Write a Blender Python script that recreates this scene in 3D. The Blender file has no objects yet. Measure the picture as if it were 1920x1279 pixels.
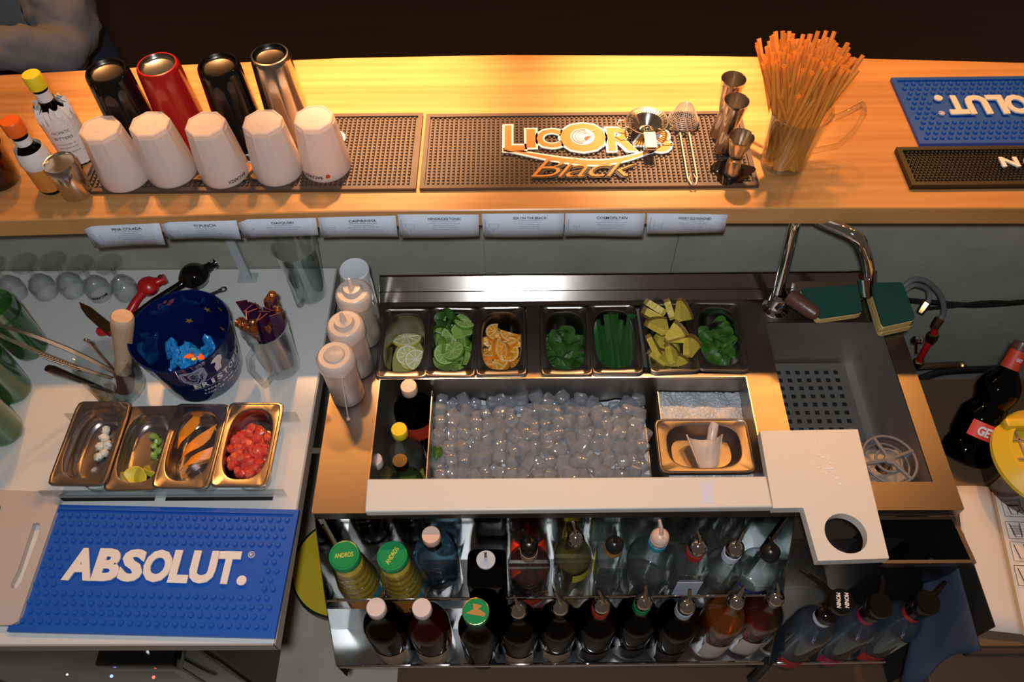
import bpy, math, random
from mathutils import Vector, Matrix, Euler, Quaternion
C = bpy.context.scene
col = C.collection
random.seed(7)
PI = math.pi
# ------------------------------------------------------------------ camera, world, lights, exposure
CAM_H, FPX = 2.25, 1460.0
TH, YAW, ROLL = math.radians(55.4), math.radians(-1.0), math.radians(-1.26)
fw = Vector((math.sin(YAW)*math.cos(TH), math.cos(YAW)*math.cos(TH), -math.sin(TH)))
rt = fw.cross(Vector((0, 0, 1))).normalized(); up0 = rt.cross(fw)
r2 = rt*math.cos(ROLL)+up0*math.sin(ROLL); u2 = up0*math.cos(ROLL)-rt*math.sin(ROLL)
CP = Vector((0, 0, CAM_H))
cd = bpy.data.cameras.new('camera'); cam = bpy.data.objects.new('camera', cd); col.objects.link(cam)
cd.sensor_width = 36; cd.lens = 36*FPX/1920; cd.clip_start = .05; cd.clip_end = 60
cam.matrix_world = Matrix(((r2.x, u2.x, -fw.x, CP.x), (r2.y, u2.y, -fw.y, CP.y), (r2.z, u2.z, -fw.z, CP.z), (0, 0, 0, 1)))
C.camera = cam
w = bpy.data.worlds.new('world'); C.world = w; w.use_nodes = True
w.node_tree.nodes['Background'].inputs[0].default_value = (1.0, .72, .52, 1)
w.node_tree.nodes['Background'].inputs[1].default_value = .07
vs = C.view_settings; vs.view_transform = 'Standard'; vs.look = 'None'; vs.gamma = 1; vs.use_curve_mapping = False
vs.exposure = 0.0
cy = C.cycles
cy.caustics_refractive = False; cy.caustics_reflective = False; cy.sample_clamp_indirect = 4; cy.blur_glossy = .6
cy.transparent_max_bounces = 24; cy.max_bounces = 10; cy.use_adaptive_sampling = True; cy.adaptive_threshold = .02
def light(name, kind, loc, energy, color, target=None, **k):
    d = bpy.data.lights.new(name, kind); d.energy = energy; d.color = color
    for a, b in k.items(): setattr(d, a, b)
    o = bpy.data.objects.new(name, d); col.objects.link(o); o.location = loc
    if target is not None:
        o.rotation_euler = (Vector(target)-Vector(loc)).to_track_quat('-Z', 'Y').to_euler()
    return o
WARM = (1.0, .55, .27)
for i, (lx, tx, e) in enumerate(((-.30, -.28, 450), (.33, .31, 450), (-.95, -.70, 170))):
    light('spot_lamp', 'SPOT', (lx, 1.90, 2.7), e, WARM, (tx, 1.34, 1.2), spot_size=math.radians(25), spot_blend=1.0, shadow_soft_size=.03)
for lx, e in ((-1.05, 46), (-.35, 26), (.42, 36), (1.12, 58)):
    light('bar_lamp', 'SPOT', (lx, 1.90, 2.7), e, (1.0, .41, .09), (lx*.98, 1.28, 1.2), spot_size=math.radians(52), spot_blend=.8, shadow_soft_size=.03)
for lx, e in ((-.95, 17), (-.30, 12), (.33, 13), (.95, 14), (1.5, 18)):
    light('track_lamp', 'SPOT', (lx, 1.90, 2.72), e, (1.0, .43, .09), (lx*.95, .75, .9), spot_size=math.radians(110), spot_blend=.8, shadow_soft_size=.03)
light('camera_flash', 'SPOT', (-.02, -.03, 2.37), 60, (.90, .95, 1.0), tuple(CP+Vector((0, 0, .1))+fw), spot_size=math.radians(105), spot_blend=.5, shadow_soft_size=.028)

# ------------------------------------------------------------------ pixels to points
def ray(x, y): return fw*FPX+r2*(x-960)-u2*(y-639.5)
def P(x, y, z): d = ray(x, y); return CP+d*((z-CAM_H)/d.z)
def PY(x, y, Y): d = ray(x, y); return CP+d*(Y/d.y)
def up(b, t, zb, h):                      # foot of an upright thing from its foot and top in the photo
    a = P(b[0], b[1], zb); c = P(t[0], t[1], zb+h); return Vector(((a.x+c.x)/2, (a.y+c.y)/2, zb))
def lean(B, px, L):                       # point at distance L from B seen at px
    d = ray(*px).normalized(); q = CP-B; b = q.dot(d); disc = b*b-(q.dot(q)-L*L)
    if disc < 0: return CP+d*(-b)
    t1, t2 = -b-math.sqrt(disc), -b+math.sqrt(disc)
    p1, p2 = CP+d*t1, CP+d*t2
    return p1 if p1.z > p2.z else p2

# ------------------------------------------------------------------ materials
mats = {}
def nt(name):
    m = bpy.data.materials.new(name); m.use_nodes = True; n = m.node_tree
    for x in list(n.nodes): n.nodes.remove(x)
    o = n.nodes.new('ShaderNodeOutputMaterial'); mats[name] = m
    return m, n, o
def nd(n, t, **k):
    x = n.nodes.new(t)
    for a, b in k.items():
        if a in x.inputs.keys(): x.inputs[a].default_value = b
        else: setattr(x, a, b)
    return x
def c4(c): return (c[0], c[1], c[2], 1)
def bumped(n, b, scale, strength, stretch=(1, 1, 1), dist=.002, detail=3):
    tc = nd(n, 'ShaderNodeTexCoord'); mp = nd(n, 'ShaderNodeMapping'); mp.inputs['Scale'].default_value = stretch
    n.links.new(tc.outputs['Object'], mp.inputs['Vector'])
    no = nd(n, 'ShaderNodeTexNoise', Scale=scale, Detail=detail); n.links.new(mp.outputs[0], no.inputs['Vector'])
    bp = nd(n, 'ShaderNodeBump', Strength=strength, Distance=dist); n.links.new(no.outputs[0], bp.inputs['Height'])
    n.links.new(bp.outputs[0], b.inputs['Normal']); return no, mp
def pbr(name, color, rough=.5, metal=0, bump=None, var=None, sss=0, trans=0, coat=0, spec=.5, emit=None, stretch=(1, 1, 1), alpha=1):
    m, n, o = nt(name); b = nd(n, 'ShaderNodeBsdfPrincipled', Roughness=rough, Metallic=metal)
    b.inputs['Base Color'].default_value = c4(color)
    b.inputs['Subsurface Weight'].default_value = sss; b.inputs['Subsurface Radius'].default_value = (.01, .008, .006)
    b.inputs['Transmission Weight'].default_value = trans; b.inputs['Coat Weight'].default_value = coat; b.inputs['Coat Roughness'].default_value = .08
    b.inputs['Specular IOR Level'].default_value = spec
    b.inputs['Alpha'].default_value = alpha
    if emit: b.inputs['Emission Color'].default_value = c4(emit[0]); b.inputs['Emission Strength'].default_value = emit[1]
    if bump:
        no, mp = bumped(n, b, bump[0], bump[1], stretch)
    if var:
        tc = nd(n, 'ShaderNodeTexCoord'); mp2 = nd(n, 'ShaderNodeMapping'); mp2.inputs['Scale'].default_value = stretch
        n.links.new(tc.outputs['Object'], mp2.inputs[0])
        nz = nd(n, 'ShaderNodeTexNoise', Scale=var[1], Detail=6, Roughness=.6); n.links.new(mp2.outputs[0], nz.inputs['Vector'])
        rp = nd(n, 'ShaderNodeValToRGB'); rp.color_ramp.elements[0].position = .35; rp.color_ramp.elements[1].position = .65
        rp.color_ramp.elements[0].color = c4(color); rp.color_ramp.elements[1].color = c4(var[0])
        n.links.new(nz.outputs[0], rp.inputs[0]); n.links.new(rp.outputs[0], b.inputs['Base Color'])
    n.links.new(b.outputs[0], o.inputs[0]); return m
def steel(name, color=(.62, .58, .53), rough=.28, stretch=(1, 60, 60), var=.12, bump=.08):
    m, n, o = nt(name); b = nd(n, 'ShaderNodeBsdfPrincipled', Metallic=1.0, Roughness=rough); b.inputs['Base Color'].default_value = c4(color)
    no, mp = bumped(n, b, 9, bump, stretch, .0006, 4)
    mr = nd(n, 'ShaderNodeMapRange'); mr.inputs['To Min'].default_value = rough-var/2; mr.inputs['To Max'].default_value = rough+var
    tc = nd(n, 'ShaderNodeTexCoord'); n2 = nd(n, 'ShaderNodeTexNoise', Scale=7, Detail=8, Roughness=.65); n.links.new(tc.outputs['Object'], n2.inputs['Vector'])
    n.links.new(n2.outputs[0], mr.inputs['Value']); n.links.new(mr.outputs[0], b.inputs['Roughness'])
    n.links.new(b.outputs[0], o.inputs[0]); return m
def glass(name, tint=(.96, .98, .97), edge=(.55, .62, .6), ior=1.45, gl=(1, 1, 1), rough=.02, diff=0, dcol=(.8, .8, .8), tls=.5, fm=1.0):
    """thin walled glass: light passes straight, Fresnel gloss on top, a deeper tint where the wall is seen edge on"""
    m, n, o = nt(name); lw = nd(n, 'ShaderNodeLayerWeight', Blend=.35)
    mx = nd(n, 'ShaderNodeMix', data_type='RGBA'); mx.inputs[6].default_value = c4(tint); mx.inputs[7].default_value = c4(edge)
    pw = nd(n, 'ShaderNodeMath', operation='POWER'); pw.inputs[1].default_value = 1.6
    n.links.new(lw.outputs['Facing'], pw.inputs[0]); n.links.new(pw.outputs[0], mx.inputs[0])
    t = nd(n, 'ShaderNodeBsdfTransparent'); n.links.new(mx.outputs[2], t.inputs[0])
    g = nd(n, 'ShaderNodeBsdfGlossy', Roughness=rough); g.inputs[0].default_value = c4(gl)
    l5 = nd(n, 'ShaderNodeLayerWeight', Blend=.5); p5 = nd(n, 'ShaderNodeMath', operation='POWER'); p5.inputs[1].default_value = 3.6
    f0 = ((ior-1)/(ior+1))**2*1.6*fm; fr = nd(n, 'ShaderNodeMapRange'); fr.inputs['To Min'].default_value = f0; fr.inputs['To Max'].default_value = .95*fm
    n.links.new(l5.outputs['Facing'], p5.inputs[0]); n.links.new(p5.outputs[0], fr.inputs['Value']); ms = nd(n, 'ShaderNodeMixShader')
    n.links.new(fr.outputs[0], ms.inputs[0]); n.links.new(g.outputs[0], ms.inputs[2])
    if diff:
        df = nd(n, 'ShaderNodeBsdfDiffuse'); df.inputs[0].default_value = c4(dcol)
        tl = nd(n, 'ShaderNodeBsdfTranslucent'); tl.inputs[0].default_value = c4(dcol)
        a = nd(n, 'ShaderNodeMixShader'); a.inputs[0].default_value = tls; n.links.new(df.outputs[0], a.inputs[1]); n.links.new(tl.outputs[0], a.inputs[2])
        b = nd(n, 'ShaderNodeMixShader'); b.inputs[0].default_value = diff; n.links.new(t.outputs[0], b.inputs[1]); n.links.new(a.outputs[0], b.inputs[2])
        n.links.new(b.outputs[0], ms.inputs[1])
    else: n.links.new(t.outputs[0], ms.inputs[1])
    n.links.new(ms.outputs[0], o.inputs[0]); return m
def leafy(name, color, dark, tr=.35):
    m, n, o = nt(name); b = nd(n, 'ShaderNodeBsdfPrincipled', Roughness=.45)
    tc = nd(n, 'ShaderNodeTexCoord'); nz = nd(n, 'ShaderNodeTexNoise', Scale=90, Detail=4); n.links.new(tc.outputs['Object'], nz.inputs['Vector'])
    mx = nd(n, 'ShaderNodeMix', data_type='RGBA'); mx.inputs[6].default_value = c4(dark); mx.inputs[7].default_value = c4(color)
    n.links.new(nz.outputs[0], mx.inputs[0]); n.links.new(mx.outputs[2], b.inputs['Base Color'])
    tl = nd(n, 'ShaderNodeBsdfTranslucent'); n.links.new(mx.outputs[2], tl.inputs[0]); ms = nd(n, 'ShaderNodeMixShader'); ms.inputs[0].default_value = tr
    n.links.new(b.outputs[0], ms.inputs[1]); n.links.new(tl.outputs[0], ms.inputs[2]); n.links.new(ms.outputs[0], o.inputs[0]); return m
def wood(name, a, b2, scale=1.0, rough=.32, planks=.075):
    m, n, o = nt(name); b = nd(n, 'ShaderNodeBsdfPrincipled', Roughness=rough)
    tc = nd(n, 'ShaderNodeTexCoord'); mp = nd(n, 'ShaderNodeMapping'); mp.inputs['Scale'].default_value = (1.1*scale, 14*scale, 14*scale)
    n.links.new(tc.outputs['Object'], mp.inputs[0])
    nz = nd(n, 'ShaderNodeTexNoise', Scale=1.6, Detail=5, Roughness=.55, Distortion=1.2); n.links.new(mp.outputs[0], nz.inputs['Vector'])
    wv = nd(n, 'ShaderNodeTexWave', Scale=.55, Distortion=9, Detail=3); wv.bands_direction = 'Y'; wv.inputs['Detail Scale'].default_value = .7
    mp2 = nd(n, 'ShaderNodeMapping'); mp2.inputs['Scale'].default_value = (1.5*scale, 26*scale, 9*scale); n.links.new(tc.outputs['Object'], mp2.inputs[0]); n.links.new(mp2.outputs[0], wv.inputs['Vector'])
    mixf = nd(n, 'ShaderNodeMix', data_type='FLOAT'); mixf.inputs[0].default_value = .16; n.links.new(nz.outputs[0], mixf.inputs[2]); n.links.new(wv.outputs[1], mixf.inputs[3])
    rp = nd(n, 'ShaderNodeValToRGB'); rp.color_ramp.elements[0].position = .25; rp.color_ramp.elements[1].position = .75
    rp.color_ramp.elements[0].color = c4(b2); rp.color_ramp.elements[1].color = c4(a); n.links.new(mixf.outputs[0], rp.inputs[0])
    sx = nd(n, 'ShaderNodeSeparateXYZ'); n.links.new(tc.outputs['Object'], sx.inputs[0])
    dv = nd(n, 'ShaderNodeMath', operation='DIVIDE'); dv.inputs[1].default_value = planks; n.links.new(sx.outputs[1], dv.inputs[0])
    fl = nd(n, 'ShaderNodeMath', operation='FLOOR'); n.links.new(dv.outputs[0], fl.inputs[0])
    wn = nd(n, 'ShaderNodeTexWhiteNoise', noise_dimensions='1D'); n.links.new(fl.outputs[0], wn.inputs['W'])
    mr = nd(n, 'ShaderNodeMapRange'); mr.inputs['To Min'].default_value = .82; mr.inputs['To Max'].default_value = 1.08; n.links.new(wn.outputs[0], mr.inputs[0])
    hs = nd(n, 'ShaderNodeHueSaturation'); n.links.new(rp.outputs[0], hs.inputs['Color']); n.links.new(mr.outputs[0], hs.inputs['Value'])
    n.links.new(hs.outputs[0], b.inputs['Base Color']); n.links.new(b.outputs[0], o.inputs[0]); return m

M = mats
wood('ash_wood', (.72, .37, .13), (.56, .25, .075))
wood('pale_wood', (.72, .50, .33), (.6, .38, .23), 4, .6)
wood('dark_floor_wood', (.16, .065, .025), (.11, .045, .018), .5, .5, .14)
pbr('concrete_wall', (.29, .29, .245), .9, bump=(40, .5), var=((.37, .365, .31), 5))
pbr('concrete_floor', (.50, .45, .36), .8, bump=(30, .3), var=((.60, .55, .45), 6))
pbr('white_laminate', (.62, .62, .60), .35, bump=(60, .03))
pbr('laminate_edge', (.36, .33, .30), .5)
pbr('white_plastic', (.72, .68, .62), .4, sss=.15, bump=(90, .05))
pbr('grey_board', (.50, .44, .41), .45, sss=.1)
steel('brushed_steel', (.30, .25, .22), .35)
steel('splash_steel', (.42, .38, .35), .13, (1, 60, 60), .03, .06)
steel('brushed_steel_side', (.40, .36, .32), .36)
steel('worn_steel', (.46, .42, .385), .52, (1, 1, 1), .2, .3)
steel('mirror_steel', (.46, .47, .45), .06, (1, 1, 1), .03, .02)
steel('tray_steel', (.44, .44, .44), .16, (1, 1, 1), .08, .03)
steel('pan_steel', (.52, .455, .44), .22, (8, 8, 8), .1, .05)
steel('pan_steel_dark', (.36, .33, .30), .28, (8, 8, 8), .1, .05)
steel('shaker_steel', (.72, .66, .58), .17, (40, 40, 1), .08, .03)
pbr('chrome', (.78, .78, .78), .06, 1)
pbr('gold_metal', (.72, .42, .20), .22, 1, bump=(200, .4))
pbr('brass', (.55, .35, .13), .3, 1)
pbr('black_gloss', (.006, .005, .005), .06)
pbr('black_base_ring', (.10, .085, .07), .32, 1)
pbr('red_gloss', (.42, .012, .010), .18, coat=.5)
pbr('black_plastic', (.012, .012, .012), .3)
pbr('black_dull', (.012, .011, .010), .7)
pbr('brown_rubber', (.085, .05, .032), .5)
pbr('black_rubber', (.020, .015, .011), .45)
pbr('blue_rubber', (.012, .095, .45), .38)
pbr('white_print', (.82, .76, .70), .45)
pbr('cream_print', (.92, .90, .86), .5)
pbr('orange_print', (.62, .22, .04), .5)
pbr('gold_print', (.45, .22, .04), .5)
pbr('red_print', (.65, .05, .02), .5)
pbr('black_print', (.01, .01, .012), .5)
pbr('blue_print', (.02, .03, .30), .5)
pbr('grey_print', (.30, .33, .45), .5)
pbr('yellow_print', (.70, .62, .05), .5)
pbr('paper', (.66, .70, .80), .7)
pbr('warm_paper', (.72, .66, .60), .7)
pbr('crumpled_paper', (.80, .72, .66), .55, bump=(90, 1.0))
pbr('yellow_cap', (.85, .62, .02), .35)
pbr('orange_cap', (.85, .13, .01), .4)
pbr('green_cap', (.01, .26, .08), .25)
pbr('pink_cap', (.72, .60, .57), .4)
pbr('copper_cap', (.75, .50, .40), .35, bump=(150, .3))
pbr('grey_cap', (.45, .52, .58), .35)
pbr('teal_band', (.05, .35, .50), .3)
pbr('red_band', (.50, .03, .02), .35)
pbr('magenta_band', (.45, .01, .10), .35)
pbr('tan_band', (.40, .28, .17), .4)
pbr('amber_sauce', (.42, .12, .02), .2)
pbr('dark_liquid', (.006, .004, .003), .03, spec=.25)
pbr('juice_yellow', (.66, .42, .035), .4, sss=.2, var=((.72, .50, .08), 20))
pbr('cloth_blue', (.020, .028, .050), .9, bump=(300, .4), var=((.030, .045, .080), 3))
pbr('hoodie_grey', (.15, .155, .16), .95, bump=(25, .8))
pbr('skin', (.55, .33, .24), .5, sss=.1)
pbr('sponge_yellow', (.72, .48, .17), .95, bump=(350, 1.0))
pbr('scour_green', (.012, .085, .055), .95, bump=(500, 1.0))
pbr('brown_bakelite', (.13, .055, .035), .35, bump=(60, .6))
pbr('red_plastic', (.50, .012, .012), .3)
pbr('yellow_plastic', (.72, .50, .03), .35)
pbr('yellow_sign', (.60, .42, .01), .5)
pbr('grey_rubber', (.17, .165, .17), .5)
pbr('grey_metal_post', (.40, .42, .43), .4)
pbr('lemon_rind', (.68, .56, .05), .45); pbr('lemon_flesh', (.62, .62, .26), .25, sss=.2, bump=(300, .4)); pbr('pith', (.80, .80, .62), .5)
pbr('lime_rind', (.10, .26, .02), .35, bump=(250, .3)); pbr('lime_flesh', (.26, .42, .09), .25, sss=.2, bump=(300, .4)); pbr('lime_pith', (.42, .56, .22), .45)
pbr('orange_rind', (.85, .25, .01), .4, bump=(250, .3)); pbr('orange_flesh', (.86, .38, .03), .25, sss=.2, bump=(300, .4)); pbr('orange_pith', (.88, .66, .32), .45)
pbr('pineapple_flesh', (.75, .60, .10), .35, sss=.15, bump=(120, .7), var=((.62, .45, .05), 60)); pbr('pineapple_rind', (.14, .06, .01), .7, bump=(150, 1.0), var=((.32, .2, .03), 120))
pbr('cucumber_skin', (.015, .08, .012), .3); pbr('cucumber_flesh', (.30, .46, .14), .3)
pbr('strawberry_flesh', (.55, .018, .012), .2, sss=.08, bump=(220, .5), var=((.72, .16, .10), 30))
pbr('white_flesh', (.68, .68, .62), .4)
leafy('mint_leaf', (.075, .22, .035), (.028, .11, .016)); leafy('basil_leaf', (.10, .27, .04), (.045, .16, .022))
glass('clear_glass', (.965, .98, .975), (.60, .65, .65)); glass('faint_glass', (.97, .98, .98), (.52, .57, .57))
glass('bottle_glass', (.95, .975, .97), (.36, .42, .42), diff=.05, dcol=(.6, .66, .66)); glass('blue_glass', (.74, .86, .92), (.22, .34, .42))
glass('green_glass', (.62, .82, .58), (.12, .40, .20), 1.5, diff=.10, dcol=(.25, .55, .25)); glass('dark_green_glass', (.03, .10, .04), (.005, .02, .008), 1.5, fm=.45)
glass('brown_glass', (.10, .05, .025), (.01, .006, .004), 1.5, fm=.45); glass('cola_glass', (.45, .16, .06), (.10, .03, .01), 1.5, fm=.6)
glass('violet_glass', (.06, .03, .04), (.01, .006, .01), 1.5, fm=.45)
glass('yellow_liquid', (.80, .68, .14), (.45, .35, .03), 1.33, diff=.15, dcol=(.55, .46, .05)); glass('clear_liquid', (.95, .97, .975), (.70, .76, .78), 1.33)
glass('amber_liquid', (.85, .36, .07), (.45, .13, .02), 1.33, diff=.28, dcol=(.75, .20, .02)); glass('red_liquid', (.45, .09, .04), (.12, .02, .01), 1.33, diff=.22, dcol=(.30, .045, .02))
glass('amber_pot', (.45, .22, .06), (.15, .06, .02)); glass('blue_plastic', (.02, .09, .42), (.005, .02, .16), 1.5, diff=.62, dcol=(.006, .03, .22))
glass('frosted_plastic', (.95, .93, .9), (.85, .8, .75), 1.4, rough=.3, diff=.80, dcol=(1.0, .88, .80), tls=.42)
glass('frosted_sauce', (.8, .8, .8), (.6, .6, .6), 1.4, rough=.3, diff=.74, dcol=(.80, .66, .58), tls=.5)
glass('straw_plastic', (1.0, .62, .15), (1.0, .5, .08), 1.4, rough=.2, diff=.90, dcol=(1.0, .52, .09), tls=.5, fm=.25)
glass('ice', (.92, .94, .96), (.72, .76, .80), 1.5, rough=.08, diff=.34, dcol=(.85, .87, .90), tls=.6)
pbr('crushed_ice', (.62, .64, .67), .25, sss=.3, bump=(190, 1.0), trans=.2)
pbr('ice_bed', (.55, .57, .60), .4, bump=(60, 1.0))
glass('syrup_glass', (.62, .68, .76), (.50, .56, .62), 1.45, diff=.30, dcol=(.16, .20, .25))
glass('acrylic', (.93, .95, .96), (.6, .66, .7)); glass('white_film', (.9, .92, .94), (.8, .8, .85), rough=.3, diff=.45, dcol=(.75, .8, .85))
pbr('purple_foil', (.055, .012, .055), .25, .4); pbr('gold_foil', (.42, .15, .06), .2, .8, bump=(120, 1.0)); pbr('blue_wrapper', (.015, .22, .62), .22, coat=.4, bump=(90, .8), var=((.03, .33, .75), 30))
pbr('led_red', (.5, .02, .02), emit=((1, .05, .03), 6)); pbr('led_blue', (.05, .05, .5), emit=((.1, .15, 1), 6)); pbr('led_white', (.8, .8, .8), emit=((1, 1, 1), 4))
pbr('wet_sheen', (.010, .008, .006), .05)
pbr('dark_cabinet', (.045, .028, .018), .5); pbr('brown_shelf', (.12, .07, .035), .45)
pbr('frost_white', (.70, .74, .76), .3, sss=.2)
pbr('drop', (.9, .86, .8), .04, spec=1.0)
M['water'] = glass('water', (.97, .98, .98), (.85, .87, .88), 1.33)

# ------------------------------------------------------------------ meshes
class MB:
    def __init__(s): s.v = []; s.f = []; s.m = []
    def add(s, v, f, m=0, T=None):
        k = len(s.v)
        s.v += [tuple(T@Vector(p)) if T is not None else tuple(p) for p in v]
        s.f += [tuple(i+k for i in q) for q in f]; s.m += [m]*len(f); return s
    def box(s, x0, y0, z0, x1, y1, z1, m=0, T=None, bev=0):
        if bev > 0:
            b = bev; hx, hy, hz = (x1-x0)/2, (y1-y0)/2, (z1-z0)/2; b = min(b, hx*.9, hy*.9, hz*.9)
            c = Vector(((x0+x1)/2, (y0+y1)/2, (z0+z1)/2)); rings = []
            n = 3
            def ringpts(hx, hy, z, r):
                pts = []
                for (sx, sy, a0) in ((1, 1, 0), (-1, 1, 90), (-1, -1, 180), (1, -1, 270)):
                    for i in range(n+1):
                        a = math.radians(a0+90*i/n); pts.append((sx*(hx-b)+r*math.cos(a), sy*(hy-b)+r*math.sin(a), z))
                return pts
            zs = [(-hz+b*(1-math.cos(t)), b*math.sin(t)) for t in (0.0001, PI/4, PI/2)]
            prof = zs+[(-z, r) for z, r in reversed(zs)]
            V = []; N = 4*(n+1)
            for z, r in prof: V += ringpts(hx, hy, z, r)
            F = [(j*N+i, j*N+(i+1) % N, (j+1)*N+(i+1) % N, (j+1)*N+i) for j in range(len(prof)-1) for i in range(N)]
            F += [tuple(reversed(range(N))), tuple(range((len(prof)-1)*N, len(prof)*N))]
            V = [(a+c.x, d+c.y, e+c.z) for a, d, e in V]
            return s.add(V, F, m, T)
        V = [(x0, y0, z0), (x1, y0, z0), (x1, y1, z0), (x0, y1, z0), (x0, y0, z1), (x1, y0, z1), (x1, y1, z1), (x0, y1, z1)]
        return s.add(V, [(0, 3, 2, 1), (4, 5, 6, 7), (0, 1, 5, 4), (1, 2, 6, 5), (2, 3, 7, 6), (3, 0, 4, 7)], m, T)
    def lathe(s, prof, seg=32, m=0, T=None, a0=0, a1=2*PI, shape=None):
        full = abs(a1-a0-2*PI) < 1e-6; V = []; idx = []; cnt = seg if full else seg+1
        for r, z in prof:
            if r < 1e-7: idx.append([len(V)]*cnt); V.append((0, 0, z))
            else:
                row = []
                for i in range(cnt):
                    a = a0+(a1-a0)*i/seg; k = shape(a) if shape else 1
                    row.append(len(V)); V.append((r*k*math.cos(a), r*k*math.sin(a), z))
                idx.append(row)
        F = []
        for j in range(len(prof)-1):
            for i in range(seg):
                q = [idx[j][i], idx[j][(i+1) % cnt], idx[j+1][(i+1) % cnt], idx[j+1][i]]
                u = []
                for t in q:
                    if t not in u: u.append(t)
                if len(u) > 2: F.append(tuple(u))
        return s.add(V, F, m, T)
    def tube(s, pts, r, seg=10, m=0, T=None, cap=True):
        pts = [Vector(p) for p in pts]; n = len(pts); V = []; F = []
        rs = r if isinstance(r, (list, tuple)) else [r]*n
        d0 = (pts[1]-pts[0]).normalized(); ref = Vector((0, 0, 1)) if abs(d0.z) < .9 else Vector((1, 0, 0))
        x = d0.cross(ref).normalized()
        for i in range(n):
            d = (pts[min(i+1, n-1)]-pts[max(i-1, 0)]).normalized()
            x = (x-d*x.dot(d)).normalized(); y = d.cross(x)
            for k in range(seg):
                a = 2*PI*k/seg; V.append(pts[i]+(x*math.cos(a)+y*math.sin(a))*rs[i])
        for i in range(n-1):
            for k in range(seg): F.append((i*seg+k, i*seg+(k+1) % seg, (i+1)*seg+(k+1) % seg, (i+1)*seg+k))
        if cap: F += [tuple(reversed(range(seg))), tuple(range((n-1)*seg, n*seg))]
        return s.add(V, F, m, T)
    def prism(s, pts, z0, z1, m=0, T=None):
        n = len(pts); V = [(p[0], p[1], z0) for p in pts]+[(p[0], p[1], z1) for p in pts]
        F = [tuple(reversed(range(n))), tuple(range(n, 2*n))]+[(i, (i+1) % n, n+(i+1) % n, n+i) for i in range(n)]
        return s.add(V, F, m, T)
    def rings(s, rings, m=0, T=None, cap0=False, cap1=False):
        n = len(rings[0]); V = [p for r in rings for p in r]; F = []
        for j in range(len(rings)-1):
            for i in range(n): F.append((j*n+i, j*n+(i+1) % n, (j+1)*n+(i+1) % n, (j+1)*n+i))
        if cap0: F.append(tuple(reversed(range(n))))
        if cap1: F.append(tuple(range((len(rings)-1)*n, len(rings)*n)))
        return s.add(V, F, m, T)
    def ball(s, c, r, m=0, seg=12, sc=(1, 1, 1), T=None):
        prof = [(r*math.sin(PI*i/8), -r*math.cos(PI*i/8)) for i in range(9)]; prof[0] = (0, -r); prof[-1] = (0, r)
        T0 = Matrix.Translation(c)@Matrix.Diagonal((*sc, 1))
        return s.lathe(prof, seg, m, (T@T0) if T is not None else T0)
    def mesh(s, name, mat, angle=35):
        me = bpy.data.meshes.new(name); me.from_pydata(s.v, [], s.f); me.update()
        for k in (mat if isinstance(mat, (list, tuple)) else [mat]): me.materials.append(M[k])
        if len(me.materials) > 1: me.polygons.foreach_set('material_index', s.m)
        me.polygons.foreach_set('use_smooth', [True]*len(me.polygons)); me.set_sharp_from_angle(angle=math.radians(angle))
        return me
def link(name, me, parent=None, loc=None, rot=None):
    o = bpy.data.objects.new(name, me); col.objects.link(o)
    if parent is not None: o.parent = parent
    if loc is not None: o.location = loc
    if rot is not None: o.rotation_euler = rot
    return o
def tag(o, label, cat, group=None, kind=None):
    if label: o['label'] = label
    if cat: o['category'] = cat
    if group: o['group'] = group
    if kind: o['kind'] = kind
    return o
def obj(name, mb, mat, parent=None, loc=None, rot=None, angle=35):
    return link(name, mb.mesh(name, mat, angle), parent, loc, rot)
def wobj(name, mb, mat, angle=35):        # a top-level mesh given in world coordinates: its origin goes to its own foot
    xs = [v[0] for v in mb.v]; ys = [v[1] for v in mb.v]; zs = [v[2] for v in mb.v]
    c = Vector(((min(xs)+max(xs))/2, (min(ys)+max(ys))/2, min(zs)))
    mb.v = [(v[0]-c.x, v[1]-c.y, v[2]-c.z) for v in mb.v]
    return obj(name, mb, mat, None, c, None, angle)
def thing(name, label, cat, loc=(0, 0, 0), rot=(0, 0, 0), group=None):
    o = link(name, None, None, loc, rot); return tag(o, label, cat, group)
def copy_tree(o, parent=None):
    c = o.copy(); col.objects.link(c); c.parent = parent
    for ch in [x for x in o.children]: copy_tree(ch, c)
    return c
def aim(B, T): return Vector((0, 0, 1)).rotation_difference((Vector(T)-Vector(B)).normalized()).to_euler()
def struct(o): o['kind'] = 'structure'; return o
_ts = bpy.data.scenes.new('lettering_workshop')
def text_mesh(s, size=.01, extrude=.0005, align='CENTER', bold=0, shear=0, wide=1, spacing=1):
    cu = bpy.data.curves.new('t', 'FONT'); cu.body = s; cu.size = size; cu.extrude = extrude; cu.align_x = align; cu.align_y = 'CENTER'
    cu.offset = bold; cu.shear = shear; cu.space_character = spacing; cu.resolution_u = 3
    o = bpy.data.objects.new('t', cu); _ts.collection.objects.link(o); _ts.view_layers[0].update(); dg = _ts.view_layers[0].depsgraph
    me = bpy.data.meshes.new_from_object(o.evaluated_get(dg)); bpy.data.objects.remove(o); bpy.data.curves.remove(cu)
    for v in me.vertices: v.co.x *= wide
    me.materials.clear(); return me
def text(name, s, mat, parent, loc, rot=(0, 0, 0), label=None, **k):
    me = text_mesh(s, **k); me.materials.append(M[mat]); o = link(name, me, parent, loc, rot)
    if label: o['label'] = label
    return o
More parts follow.
